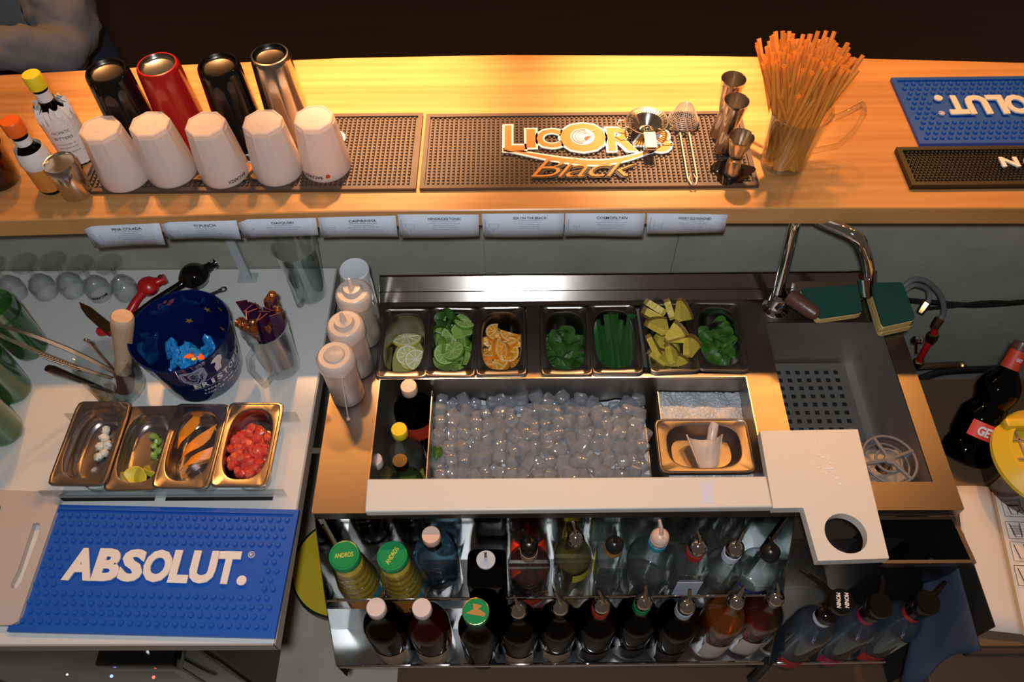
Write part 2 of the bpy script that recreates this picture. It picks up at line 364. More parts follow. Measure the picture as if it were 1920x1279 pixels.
def text_fit(s, width, height, extrude, bold=0, spacing=1, shear=0):
    me = text_mesh(s, .1, .001, bold=bold, spacing=spacing, shear=shear)
    xs = [v.co.x for v in me.vertices]; ys = [v.co.y for v in me.vertices]; zs = [v.co.z for v in me.vertices]
    x0, x1, y0, y1, z0, z1 = min(xs), max(xs), min(ys), max(ys), min(zs), max(zs)
    for v in me.vertices:
        v.co = ((v.co.x-(x0+x1)/2)*width/(x1-x0), (v.co.y-(y0+y1)/2)*height/(y1-y0), (v.co.z-z0)/(z1-z0)*extrude)
    return me
def wrap(me, rfun, a0, z0):               # bend a flat text round a vertical wall of radius rfun(z)
    for v in me.vertices:
        z = z0+v.co.y; r = rfun(z)+.0006+max(v.co.z, 0)*.3; a = a0+v.co.x/r
        v.co = (r*math.cos(a), r*math.sin(a), z)
    return me
def smooth(a, b, t): t = max(0, min(1, t)); t = t*t*(3-2*t); return a+(b-a)*t

# ------------------------------------------------------------------ the setting
b = MB().box(-3, -1.6, -.05, 3, 1.12, 0); struct(wobj('floor', b, 'concrete_floor'))
b = MB().box(-4, 1.20, -.05, 4, 7, 0); struct(wobj('floor_guest_side', b, 'dark_floor_wood'))
b = MB()
for i, x in enumerate((-3.2, -1.52, -.076, .345, 1.4)):
    x1 = (-1.52, -.076, .345, 1.4, 3.2)[i]; b.box(x+.0012, 1.14, 0, x1-.0012, 1.205, 1.153)
b.box(-3.2, 1.145, 0, 3.2, 1.20, 1.15); struct(wobj('wall_back', b, 'concrete_wall'))
b = MB().box(-4, 7, 0, 4, 7.1, 3.2); struct(wobj('wall_far', b, 'dark_floor_wood'))
# bar top: one slab, its guest side slightly bowed
bk = [(-1.9, 1.40), (-1.126, 1.437), (-.74, 1.466), (-.387, 1.484), (-.024, 1.489), (.384, 1.478), (.75, 1.462), (1.1, 1.440), (1.9, 1.41)]
fr = [(-1.9, .975), (-.96, 1.004), (-.33, 1.020), (.32, 1.020), (.93, 1.012), (1.9, .99)]
def fronty(x):
    for (x0, y0), (x1, y1) in zip(fr, fr[1:]):
        if x <= x1: return y0+(y1-y0)*(x-x0)/(x1-x0)
    return .99
BZ = 1.2
pts = fr+bk[::-1]
b = MB(); n = len(pts)
cx = sum(p[0] for p in pts)/n; ins = []
for i, p in enumerate(pts):
    ins.append((p[0], p[1]+(.002 if i < len(fr) else -.002)))
b.rings([[(x, y, BZ-.043) for x, y in ins], [(x, y, BZ-.041) for x, y in pts], [(x, y, BZ-.002) for x, y in pts], [(x, y, BZ) for x, y in ins]], cap0=True, cap1=True)
tag(wobj('bar_counter', b, 'ash_wood', 20), 'long light ash wood bar top running across the room under warm lamps', 'bar counter')

# ------------------------------------------------------------------ rubber mats
def stud_mat(name, label, x0, y0, x1, y1, z, mat, nx, ny, h=.008, kind='round', skip=None, rot=0, group=None, rr=.32):
    W, D = x1-x0, y1-y0
    t = thing(name, label, 'bar mat', ((x0+x1)/2, (y0+y1)/2, z), (0, 0, rot), group)
    b = MB(); b.box(-W/2, -D/2, 0, W/2, D/2, .0035)
    e = .009
    for q in ((-W/2, -D/2, W/2, -D/2+e), (-W/2, D/2-e, W/2, D/2), (-W/2, -D/2+e, -W/2+e, D/2-e), (W/2-e, -D/2+e, W/2, D/2-e)):
        b.box(q[0], q[1], .003, q[2], q[3], h)
    obj('mat_base', b, mat, t)
    s = MB(); dx = (W-2*e-.004)/nx; dy = (D-2*e-.004)/ny; r = min(dx, dy)*rr
    for j in range(ny):
        for i in range(nx):
            if kind == 'round' and j % 2 and i == nx-1: continue
            x = -W/2+e+.002+dx*(i+.5+(.5 if (j % 2 and kind == 'round') else 0)); y = -D/2+e+.002+dy*(j+.5)
            if skip and skip(x, y): continue
            if kind == 'round': s.lathe([(r, .003), (r, h-.0012), (r*.8, h), (0, h)], 8, 0, Matrix.Translation((x, y, 0)))
            else:
                V = [(x-r, y-r, .003), (x+r, y-r, .003), (x+r, y+r, .003), (x-r, y+r, .003), (x-r*.8, y-r*.8, h), (x+r*.8, y-r*.8, h), (x+r*.8, y+r*.8, h), (x-r*.8, y+r*.8, h)]
                s.add(V, [(4, 5, 6, 7), (0, 1, 5, 4), (1, 2, 6, 5), (2, 3, 7, 6), (3, 0, 4, 7)])
    o = obj('studs', s, mat, t, angle=50); o['kind'] = 'stuff'
    return t
def flat(me, mat, name, parent, loc, rot=0, label=None):
    me.materials.clear(); me.materials.append(M[mat]); o = link(name, me, parent, loc, (0, 0, rot))
    if label: o['label'] = label
    return o
# left and middle brown mats
ml = stud_mat('bar_mat', 'brown rubber bar mat under the upturned tumblers and tins, mostly hidden lettering', -.830, 1.070, -.194, 1.287, BZ, 'brown_rubber', 66, 23, kind='square', rr=.30)
mm = stud_mat('bar_mat', 'brown rubber bar mat with the orange and cream lettering under the strainers', -.187, 1.070, .452, 1.283, BZ, 'brown_rubber', 66, 23, kind='square', rr=.30)
def licor(t, ox):
    cxm = t.location.x; cym = t.location.y
    def L(px, py): p = P(px, py, BZ+.009); return p.x-(-.187+.452)/2, p.y-1.1765
    ins_ = (('L', .045, .060, 943, 262, 978, 1), ('I', 0, 0, 0, 0, 0, 0))
    # letter boxes measured in the photo: character, left px, right px, bottom px, top px
    for ch, xl, xr, yb, yt in (('L', 946, 984, 283, 236), ('I', 987, 1004, 277, 243), ('C', 1006, 1052, 277, 243), ('O', 1050, 1136, 285, 232), ('R', 1139, 1192, 283, 240), ('4', 1190, 1222, 285, 243), ('3', 1224, 1256, 285, 243)):
        a = P(xl, (yb+yt)/2, BZ+.01); c = P(xr, (yb+yt)/2, BZ+.01); d = P((xl+xr)/2, yb, BZ+.01); e = P((xl+xr)/2, yt, BZ+.01)
        ww, hh = abs(c.x-a.x), abs(e.y-d.y); lx, ly = (a.x+c.x)/2-.1325+ox, (d.y+e.y)/2-1.1765
        flat(text_fit(ch, ww+.009, hh+.009, .0022, .008), 'cream_print', 'lettering', t, (lx, ly, .0083))
        flat(text_fit(ch, ww, hh, .0014, .003 if ch != 'O' else .006), 'orange_print', 'lettering', t, (lx, ly, .0098))
    # swoosh
    b = MB(); b2 = MB(); top = []; bot = []; t2 = []; b2p = []
    for i in range(17):
        u = i/16; px = 943+u*(1262-943); s = 284+30*math.sin(PI*min(1, u*1.05))*(.35+.65*u)-(10*max(0, u-.6)/.4)
        th = 1+8*math.sin(PI*u)
        p = P(px, s-6, BZ+.01); q = P(px, s-6+th+5, BZ+.01); top.append((p.x-.1325+ox, p.y-1.1765)); bot.append((q.x-.1325+ox, q.y-1.1765))
        p = P(px, s-3, BZ+.01); q = P(px, s-3+max(1.5, th-1), BZ+.01); t2.append((p.x-.1325+ox, p.y-1.1765)); b2p.append((q.x-.1325+ox, q.y-1.1765))
    for i in range(16):
        b.prism([bot[i], bot[i+1], top[i+1], top[i]], .0083, .0105); b2.prism([b2p[i], b2p[i+1], t2[i+1], t2[i]], .0084, .0112)
    obj('emblem_swoosh', b, 'cream_print', t); obj('emblem_swoosh', b2, 'orange_print', t)
    # horned head emblem in the O
    p = P(1092, 258, BZ+.01); ex, ey = p.x-.1325+ox, p.y-1.1765
    b = MB().lathe([(0, 0), (.024, 0), (.024, .0012), (0, .0012)], 28, 0, Matrix.Translation((ex, ey, .0112))); obj('emblem_disc', b, 'cream_print', t)
    b = MB()
    for k in range(4):
        r0 = .021-.004*k; pt = []
        for i in range(13):
            a = math.radians(70+200*i/12); pt.append((ex+r0*math.cos(a)+.002*k, ey+r0*math.sin(a)))
        for i in range(12):
            qx = lambda p, s: (ex+(p[0]-ex)*s, ey+(p[1]-ey)*s)
            b.prism([qx(pt[i], .92), qx(pt[i+1], .92), pt[i+1], pt[i]], .0124, .0131)
    b.prism([(ex+.012, ey-.006), (ex+.018, ey+.0), (ex+.010, ey+.001), (ex+.003, ey-.004), (ex+.006, ey-.014)], .0124, .0131)
    obj('emblem_mane', b, 'red_print', t)
    b = MB().prism([(ex+.008, ey+.010), (ex+.030, ey+.020), (ex+.011, ey+.013)], .0124, .0133)
    b.prism([(ex+.010, ey+.0075), (ex+.014, ey+.008), (ex+.012, ey+.0055)], .0124, .0133, 1); obj('emblem_horn', b, ['cream_print', 'orange_print'], t)
    # script word
    a = P(985, 333, BZ+.01); c = P(1205, 333, BZ+.01); e = P(1100, 298, BZ+.01)
    sx, sy = (a.x+c.x)/2-.1325+ox, (a.y+e.y)/2-1.1765
    flat(text_fit('Black', abs(c.x-a.x)*.92, abs(e.y-a.y)*1.06, .0018, .0022, .86, .45), 'black_print', 'lettering', t, (sx+.003, sy-.002, .0083))
    flat(text_fit('Black', abs(c.x-a.x)*.90, abs(e.y-a.y)*1.0, .0022, -.0015, .86, .45), 'orange_print', 'lettering', t, (sx, sy, .0095))
licor(mm, 0); licor(ml, 0)
# blue mats
def absolut(t, scale=1.0, flip=False, cxy=None):
    cx, cy_ = cxy
    s = -1 if flip else 1
    ws = (('A', 1.12), ('B', .98), ('S', .90), ('O', 1.06), ('L', .74), ('U', .98), ('T', .86)); tot = sum(w_ for _, w_ in ws); x_ = -.1525
    for ch, w_ in ws:
        ww = .305*w_/tot; flat(text_fit(ch, (ww*1.03-.0006)*scale, .058*scale, .003, .0052), 'white_print', 'lettering', t, (cx+s*(x_+ww/2)*scale, cy_, .0075), PI if flip else 0); x_ += ww
    b = MB().lathe([(.0085, 0), (.0085, .003), (0, .003)], 24); o = obj('lettering_dot', b, 'white_print', t, (cx+s*.163*scale, cy_-s*.022*scale, .0075))
    flat(text_fit('®', .012*scale, .012*scale, .002, 0), 'white_print', 'lettering', t, (cx+s*.170*scale, cy_+s*.024*scale, .0075), PI if flip else 0)
skp = lambda x, y: abs(y-(-.001)) < .036 and -.165 < x < .180
mb_ = stud_mat('bar_mat', 'blue rubber bar mat with upright white lettering on the white counter', -.862, .335, -.409, .561, .90, 'blue_rubber', 28, 13, h=.008, skip=skp, rot=math.radians(-1.6), rr=.30)
absolut(mb_, 1, False, (-.012, .003))
mb2 = stud_mat('bar_mat', 'blue rubber bar mat with upside down white lettering on the right of the bar', .785, 1.180, 1.238, 1.384, BZ, 'blue_rubber', 28, 12, h=.008, skip=lambda x, y: abs(y-.012) < .036 and -.165 < x < .18, rr=.30)
absolut(mb2, 1, True, (.012, .010))
mb3 = stud_mat('bar_mat', 'narrow black rubber bar mat in front of the upside down blue mat', .733, 1.062, 1.36, 1.166, BZ, 'black_rubber', 78, 12, h=.012, kind='round', rr=.34)
pn = P(1882, 305, BZ+.012); flat(text_fit('N', .034, .026, .003, .004), 'cream_print', 'lettering', mb3, (pn.x+.010-mb3.location.x, pn.y-mb3.location.y, .0118))
flat(text_fit('O', .030, .026, .003, .004), 'cream_print', 'lettering', mb3, (pn.x+.052-mb3.location.x, pn.y-mb3.location.y, .0118))
ZM = BZ+.008

# ------------------------------------------------------------------ tins and tumblers, upside down
tinprof = [(.0, .1665), (.026, .1665), (.0285, .1675), (.030, .1705), (.0325, .175), (.0355, .1745), (.0375, .171), (.0385, .166), (.0455, .012), (.0468, .006), (.0468, 0), (.0455, 0)]
def tin(label, px, mat, base, h=1.0, s=1.0):
    zt = ZM+.175*h; p = P(px[0], px[1], zt); t = thing('shaker_tin', label, 'shaker tin', (p.x, p.y, ZM), (0, 0, 0), 'upturned shaker tins')
    b = MB().lathe([(r*s, z*h) for r, z in tinprof[3:]], 48); obj('tin_body', b, mat, t)
    b = MB().lathe([(r*s, z*h) for r, z in tinprof[:5]], 48); obj('tin_base', b, base, t, angle=50)
    return t
tin('upturned black shaker tin at the left end, behind the first tumbler', (198, 131), 'black_gloss', 'black_base_ring')
tin('upturned red shaker tin', (294, 120), 'red_gloss', 'shaker_steel')
tin('upturned black shaker tin between the red one and the bare steel one', (408, 120), 'black_gloss', 'black_base_ring')
tin('upturned bare steel shaker tin, tallest and last in the row of tins', (505, 101), 'shaker_steel', 'black_base_ring', 1.07, .94)
def oct_(k):
    def f(a):
        s = PI/4; x = ((a+s/2) % s)-s/2; return (1-k)+k*math.cos(s/2)/math.cos(x)
    return f
def tumbler(label, bp, tp, txt=None, rz=0):
    h = .118; p = up(bp, tp, ZM, h); t = thing('plastic_tumbler', label, 'tumbler', (p.x, p.y, ZM), (0, 0, rz), 'upturned frosted tumblers')
    b = MB(); N = 64
    for j in range(1):
        R = []
        for r, z, k in ((.0455, 0, 0), (.0463, .001, 0), (.0468, .004, 0), (.0462, .02, 0), (.0440, .045, .3), (.0415, .070, .8), (.0372, .110, 1), (.0365, .1165, 1), (.034, .118, 1), (.031, .118, .6), (.0300, .1165, 0), (.012, .1165, 0), (.0115, .1172, 0), (.0008, .1172, 0)):
            f = oct_(k); R.append([(r*f(2*PI*i/N)*math.cos(2*PI*i/N), r*f(2*PI*i/N)*math.sin(2*PI*i/N), z) for i in range(N)])
        b.rings(R, cap1=True)
    obj('cup_wall', b, 'frosted_plastic', t, angle=22)
    b = MB().lathe([(.0452, .0015), (.0450, .02), (.0425, .045), (.0395, .070), (.036, .108), (0, .109)], 32); obj('cup_inside', b, 'frosted_plastic', t)
    if txt:
        a, s = txt
        for v, mt, da in s:
            me = text_fit(v, .0052*len(v), .0075, .0003, .002); wrap(me, lambda z: .0462, 0, .013)
            for q in me.vertices: q.co = Matrix.Rotation(PI, 3, 'X')@q.co; q.co.z += .026
            me.materials.clear(); me.materials.append(M[mt]); link('lettering', me, t, None, (0, 0, a+da))
        if len(s) > 0 and s[0][1] == 'black_print' and a < -1.3:
            me = MB().lathe([(0, 0), (.0045, 0), (.0045, .0006), (0, .0006)], 16).mesh('emblem', 'red_print'); o = link('emblem', me, t, (.0468*math.cos(a+.62), .0468*math.sin(a+.62), .016), (PI/2, 0, a+.62+PI/2))
    return t
tumbler('upturned frosted tumbler at the left end, in front of the first black tin', (232, 330), (192, 239))
tumbler('upturned frosted tumbler in front of the red tin', (320, 322), (285, 231))
tumbler('upturned frosted tumbler with black lettering near its right edge, middle of the row', (419, 323), (388.5, 231), (-.75, [('BACARDI', 'black_print', 0)]))
tumbler('upturned frosted tumbler in front of the steel tin, between the two lettered ones', (522, 319), (493, 227))
tumbler('upturned frosted tumbler with a red dot and black lettering, nearest the strainers', (612, 312), (589, 219), (-1.95, [('BACARDI', 'black_print', 0)]))

# ------------------------------------------------------------------ bottles at the left end of the bar
def cyl_wrap(t, r, z0, z1, mat, name='label_band', a0=0, a1=2*PI):
    b = MB().lathe([(r, z0), (r+.0004, z0+.0004), (r+.0004, z1-.0004), (r, z1)], 36, a0=a0, a1=a1); return obj(name, b, mat, t)
def lathe_tree(t, items):
    for nm, prof, mt in items: obj(nm, MB().lathe(prof, 36), mt, t)
def oriented(name, label, cat, bp, tp, zb, L, group=None):
    B = P(bp[0], bp[1], zb); T = lean(B, tp, L); return thing(name, label, cat, B, aim(B, T), group)
p = up((156, 290), (53, 143), BZ, .19); t = thing('bitters_bottle', 'small bottle with a yellow cap and an oversized white paper wrapper', 'bottle', p)
lathe_tree(t, [('bottle_body', [(0, 0), (.029, 0), (.031, .003), (.031, .09), (.027, .105), (.015, .125), (.013, .14), (.0125, .165), (0, .165)], 'violet_glass'),
               ('neck_label', [(.0136, .138), (.0138, .158)], 'crumpled_paper'),
               ('cap', [(.0145, .163), (.016, .164), (.0165, .189), (.015, .1915), (0, .192)], 'yellow_cap')])
b = MB(); N = 40; R = []
for z, r, w_ in ((.006, .0325, .0005), (.05, .0325, .0008), (.10, .0325, .001), (.115, .031, .003), (.128, .026, .005)):
    R.append([((r+w_*math.sin(i*2.9+z*70))*math.cos(2*PI*i/N), (r+w_*math.sin(i*2.9+z*70))*math.sin(2*PI*i/N), z+w_*math.cos(i*1.7)) for i in range(N)])
b.rings(R); obj('paper_wrapper', b, 'crumpled_paper', t, angle=15)
for k, (v, z) in enumerate((('AROMATIC', .085), ('BITTERS', .072), ('aromatic bitters for', .058), ('use in cocktails and food', .050), ('44.7% alc/vol', .040))):
    me = text_fit(v, .034, .006 if k < 2 else .003, .0002); wrap(me, lambda z: .0335, -PI/2+.35, z); me.materials.append(M['black_print']); link('lettering', me, t)
p = up((97, 350), (22, 225), BZ, .158); t = thing('bitters_bottle', 'small bottle with an orange cap beside the steel dredger', 'bottle', p)
lathe_tree(t, [('bottle_body', [(0, 0), (.024, 0), (.0255, .003), (.0255, .075), (.021, .092), (.0135, .105), (.0125, .135), (0, .135)], 'violet_glass'),
               ('label_band', [(.0263, .008), (.0265, .010), (.0265, .060), (.0263, .062)], 'orange_print'),
               ('paper_wrapper', [(.0268, .060), (.0285, .068), (.0272, .082), (.024, .097)], 'crumpled_paper'),
               ('neck_label', [(.0145, .108), (.0142, .122)], 'crumpled_paper'),
               ('cap', [(.0155, .130), (.0175, .131), (.018, .155), (.016, .158), (0, .158)], 'orange_cap')])
p = up((143, 362), (113, 301), BZ, .080); t = thing('powder_dredger', 'small polished steel dredger with a flat lid at the left of the bar', 'shaker', p)
lathe_tree(t, [('dredger_body', [(0, 0), (.026, 0), (.028, .003), (.028, .057)], 'shaker_steel'),
               ('dredger_lid', [(.0285, .055), (.0300, .056), (.0300, .074), (.0285, .077), (.0265, .0765), (.0255, .074), (0, .0745)], 'shaker_steel')])
# herb pot at the left edge
p = P(-2, 355, BZ); t = thing('herb_pot', 'amber glass pot holding fresh green mint at the left edge of the bar', 'herb pot', (p.x, p.y+.02, BZ))
lathe_tree(t, [('pot', [(0, .004), (.032, .004), (.036, .012), (.039, .085), (.042, .088), (.040, .088), (.036, .085), (.033, .014), (0, .012)], 'amber_pot'), ('sauce', [(0, .014), (.032, .014), (.034, .05), (0, .05)], 'amber_sauce')])
def leaf_mesh(L=.03, W=.018, curl=.3, seed=0, fold=.25):
    rg = random.Random(seed); V = []; F = []; nu, nv = 7, 5
    for i in range(nu):
        u = i/(nu-1); wd = W*math.sin(PI*min(1, u**.8*.97+.03))**.8 if 0 < u < 1 else .0004
        for j in range(nv):
            v = (j/(nv-1)-.5)*2; V.append((u*L-L*.5, v*wd/2, -curl*L*(u-.4)**2*2+abs(v)*fold*wd+rg.uniform(-.0004, .0004)))
    for i in range(nu-1):
        for j in range(nv-1): a = i*nv+j; F.append((a, a+1, a+nv+1, a+nv))
    b = MB().add(V, F); b2 = [(x, y, z-.0004) for x, y, z in V]; b.add(b2, [tuple(reversed(f)) for f in F]); return b
lv = [leaf_mesh(.036, .020, .6, k).mesh('leaf', 'mint_leaf', 60) for k in range(3)]
st = MB()
for k in range(6): a = k*1.05; st.tube([(0, 0, .03), (.012*math.cos(a), .012*math.sin(a), .09), (.03*math.cos(a), .03*math.sin(a), .135)], .0012, 6)
stm = obj('mint_stems', st, 'mint_leaf', t)
for k in range(22):
    a = random.uniform(0, 2*PI); r = random.uniform(.004, .042); z = random.uniform(.085, .150)-r*.5
    link('mint_leaf', lv[k % 3], t, (r*math.cos(a), r*math.sin(a), z), (random.uniform(-.6, .6), random.uniform(-.5, .7), a))

pbr('wire', (.80, .72, .62), .38, .5)
# ------------------------------------------------------------------ strainers, jiggers
p = P(1212, 237, BZ+.02); t = thing('julep_strainer', 'steel strainer with a perforated cone rim and a short handle, lying on the lettered mat', 'strainer', (p.x, p.y, ZM), (0, 0, 0))
b = MB().lathe([(.012, .004), (.018, .010), (.026, .020), (.0285, .024)], 40); b.lathe([(.0385, .0262), (.0415, .0265), (.0415, .0275), (.0385, .0272), (.0385, .0262)], 40)
for i in range(40):
    a = 2*PI*i/40; ca, sa = math.cos(a), math.sin(a); ca2, sa2 = math.cos(a+.09), math.sin(a+.09)
    b.add([(.0282*ca, .0282*sa, .0238), (.0282*ca2, .0282*sa2, .0238), (.0387*ca2, .0387*sa2, .0268), (.0387*ca, .0387*sa, .0268)], [(0, 1, 2, 3)])
obj('strainer_bowl', b, 'shaker_steel', t)
b = MB().lathe([(0, .0035), (.012, .004), (.0125, .006), (0, .012)], 24); b.ball((0, -.012, .012), .009, 0, 16); obj('strainer_cone', b, 'chrome', t)
b = MB()
b.rings([[(-.011+.0*y, y, .026-.04*(-.036-y)), (.011, y, .026-.04*(-.036-y)), (.011, y, .029-.04*(-.036-y)), (-.011, y, .029-.04*(-.036-y))] for y in (-.036, -.05, -.07, -.078)], cap0=True, cap1=True)
b.tube([(-.011, -.078, .0255), (-.007, -.083, .025), (.007, -.083, .025), (.011, -.078, .0255)], .0015, 8); obj('strainer_handle', b, 'pan_steel_dark', t)
b = MB(); b.tube([(-.041, 0, .026), (-.055, .003, .025), (-.060, -.010, .024), (-.050, -.020, .0245), (-.038, -.018, .026)], .0014, 8); b.tube([(.041, 0, .026), (.052, -.010, .022), (.050, -.022, .020), (.036, -.020, .026)], .0014, 8); obj('strainer_ear', b, 'shaker_steel', t)
p = P(1283, 215, BZ+.03); t = thing('mesh_strainer', 'fine wire mesh cone strainer with a long wire handle across the mat', 'strainer', (p.x, p.y, ZM))
b = MB(); R = .031
for i in range(28): a = 2*PI*i/28; b.tube([(R*math.cos(a), R*math.sin(a), .004), (R*.85*math.cos(a), R*.85*math.sin(a), .018), (.45*R*math.cos(a), .45*R*math.sin(a), .042), (.08*R*math.cos(a), .08*R*math.sin(a), .052)], .0004, 4)
for k in range(16):
    u = k/15; r = R*(1-.92*u**1.3); z = .004+.048*u**.8; b.tube([(r*math.cos(q*PI/10), r*math.sin(q*PI/10), z) for q in range(21)], .0004, 4)
obj('wire_mesh', b, 'wire', t)
b = MB(); b.tube([(R*math.cos(q*PI/16), R*math.sin(q*PI/16), .003) for q in range(33)], .0018, 8); obj('strainer_rim', b, 'chrome', t)
q = P(1300, 352, BZ+.006); dx, dy = q.x-p.x, q.y-p.y
b = MB(); b.tube([(-.009, -R, .003), (dx-.009, dy+.02, .004), (dx-.004, dy+.002, .004), (dx+.004, dy+.002, .004), (dx+.009, dy+.02, .004), (.009, -R, .003)], .0018, 8)
b.tube([(dx-.008, dy+.012, .004), (dx-.003, dy+.028, .006), (dx+.003, dy+.028, .006), (dx+.008, dy+.012, .004)], .0011, 8); obj('wire_handle', b, 'wire', t)
def jigger(label, bp, tp, h, rt_, rb, waist):
    p = up(bp, tp, ZM, h); t = thing('jigger', label, 'jigger', (p.x, p.y, ZM), (0, 0, 0), 'steel jiggers'); wz = waist*h; rw = .0115
    prof = [(rb-.0008, 0), (rb, .0), (rb, .002)]+[(smooth(rb, rw, k/8)if 0 else rb+(rw-rb)*(k/8)**.9, .002+(wz-.002)*k/8) for k in range(1, 9)]
    prof += [(rw+(rt_-rw)*(k/10)**.75, wz+(h-.002-wz)*k/10) for k in range(1, 11)]+[(rt_+.0006, h-.001), (rt_+.0003, h), (rt_-.0008, h-.0008)]
    obj('jigger_outside', MB().lathe(prof, 40), 'shaker_steel', t)
    inn = [(rt_-.0008, h-.0008)]+[(rw+(rt_-.0012-rw)*(1-k/8)**.75, wz+.006+(h-.004-wz-.006)*(1-k/8)) for k in range(1, 9)]+[(0, wz+.004)]
    obj('jigger_inside', MB().lathe(inn, 40), 'shaker_steel', t)
    return t
jigger('tall steel jigger, rearmost of the group beside the straws', (1347, 252), (1378, 146), .130, .0225, .020, .42)
jigger('steel jigger standing between the tall one and the short one', (1353, 282), (1385, 187), .118, .0225, .0195, .42)
jigger('short steel jigger on the wet front corner of the mat', (1374, 328), (1388, 252), .088, .0225, .018, .45)
b = MB(); pt = []
for i in range(40):
    a = 2*PI*i/40; k = 1+.16*math.sin(3*a+1)+.10*math.sin(5*a)+.06*math.sin(9*a); pt.append((.405+.030*k*math.cos(a)*1.25, 1.105+.030*k*math.sin(a)*1.05))
b.prism(pt, BZ+.0082, BZ+.0094)
tag(wobj('spilled_puddle', b, 'wet_sheen'), 'dark wet spill under the jiggers on the corner of the mat', 'spill', kind='stuff')

# ------------------------------------------------------------------ straw jug
jc = up((1472, 305), (1498, 205), BZ, .13)
t = thing('clear_jug', 'clear plastic jug with a side handle, packed with orange straws', 'jug', jc)
b = MB()
jp = [(0, .003), (.040, .003), (.0425, .006), (.0465, .06), (.055, .128), (.0575, .131), (.0565, .133), (.0535, .130), (.0445, .06), (.0400, .010), (0, .009)]
b.lathe(jp, 48); obj('jug_body', b, 'clear_glass', t)
b = MB(); a = math.radians(18)
hp = [(.054, -.02, .124), (.075, -.016, .132), (.112, .012, .128), (.128, .022, .100), (.122, .020, .060), (.098, .008, .035), (.048, .0, .030)]
b.tube([(x, y, z) for x, y, z in hp], .0055, 10); obj('jug_handle', b, 'clear_glass', t)
def straw_mesh(L, r=.0040):
    b = MB().lathe([(r*.8, 0), (r, 0), (r, L), (r*.8, L), (r*.8, 0)], 10); return b.mesh('straw', 'straw_plastic', 60)
sm = {}
rs = random.Random(3); cnt = 0
g = 'orange straws in the clear jug'
tries = 0
while cnt < 185 and tries < 6000:
    tries += 1
    u = rs.uniform(-1, 1); L = rs.choice((.205, .215, .225, .225, .235)); 
    px = 1527+u*116; pyt = 40+60*max(0, u-.25)**1.2+34*max(0, -u-.55)*2+rs.uniform(-6, 10)
    if rs.random() < .55: px = 1519+u*88; pyt += rs.uniform(15, 95)*(1-abs(u)*.4)
    if rs.random() < .12: px = 1490+rs.uniform(-30, 60); pyt = rs.uniform(130, 190); L = rs.choice((.16, .175))
    a = rs.uniform(0, 2*PI); rr_ = .034*math.sqrt(rs.random()); B = jc+Vector((rr_*math.cos(a), rr_*math.sin(a), .011))
    T = lean(B, (px, pyt), L); d = (T-B)
    if d.z < .12: continue
    k = .118/d.z; m_ = B+d*k-jc; mr_ = math.hypot(m_.x, m_.y)
    if mr_ > .051:   # keep it inside the mouth of the jug
        e_ = Vector((m_.x/mr_*.051, m_.y/mr_*.051, m_.z)); B2 = B+((e_-m_))*1.0; q = B2-jc
        if math.hypot(q.x, q.y) > .038: continue
        B = B2; T = lean(B, (px, pyt), L)
    key = L
    if key not in sm: sm[key] = straw_mesh(L)
    o = link('drinking_straw', sm[key], None, B, aim(B, T)); tag(o, 'orange drinking straw standing in the clear jug on the bar', 'straw', g); cnt += 1

# ------------------------------------------------------------------ recipe cards taped along the bar edge
cards = [('PINA COLADA', (157, 428), (300, 421), (310, 459), (178, 465), 'high'), ('TI PUNCH', (303, 420), (444, 416), (452, 448), (312, 449), 'low'), ('DAIQUIRI', (446, 415), (593, 411), (597, 440), (456, 448), 'cup'),
         ('CAIPIRINHA', (597, 411), (742, 407), (746, 443), (602, 446), 'low'), ('HENDRICKS TONIC', (746, 405), (898, 405), (898, 443), (750, 447), 'balloon'),
         ('SEX ON THE BEACH', (903, 404), (1058, 403), (1056, 445), (906, 444), 'wine'), ('COSMOPILTAN', (1060, 403), (1210, 403), (1205, 443), (1058, 444), 'cup'), ('WHISKY OLD FASHIONED', (1213, 403), (1364, 405), (1358, 437), (1212, 438), 'low')]
glassword = {'high': 'a tall glass', 'low': 'a short glass', 'cup': 'a stemmed cocktail glass', 'balloon': 'a balloon glass', 'wine': 'a wide wine glass'}
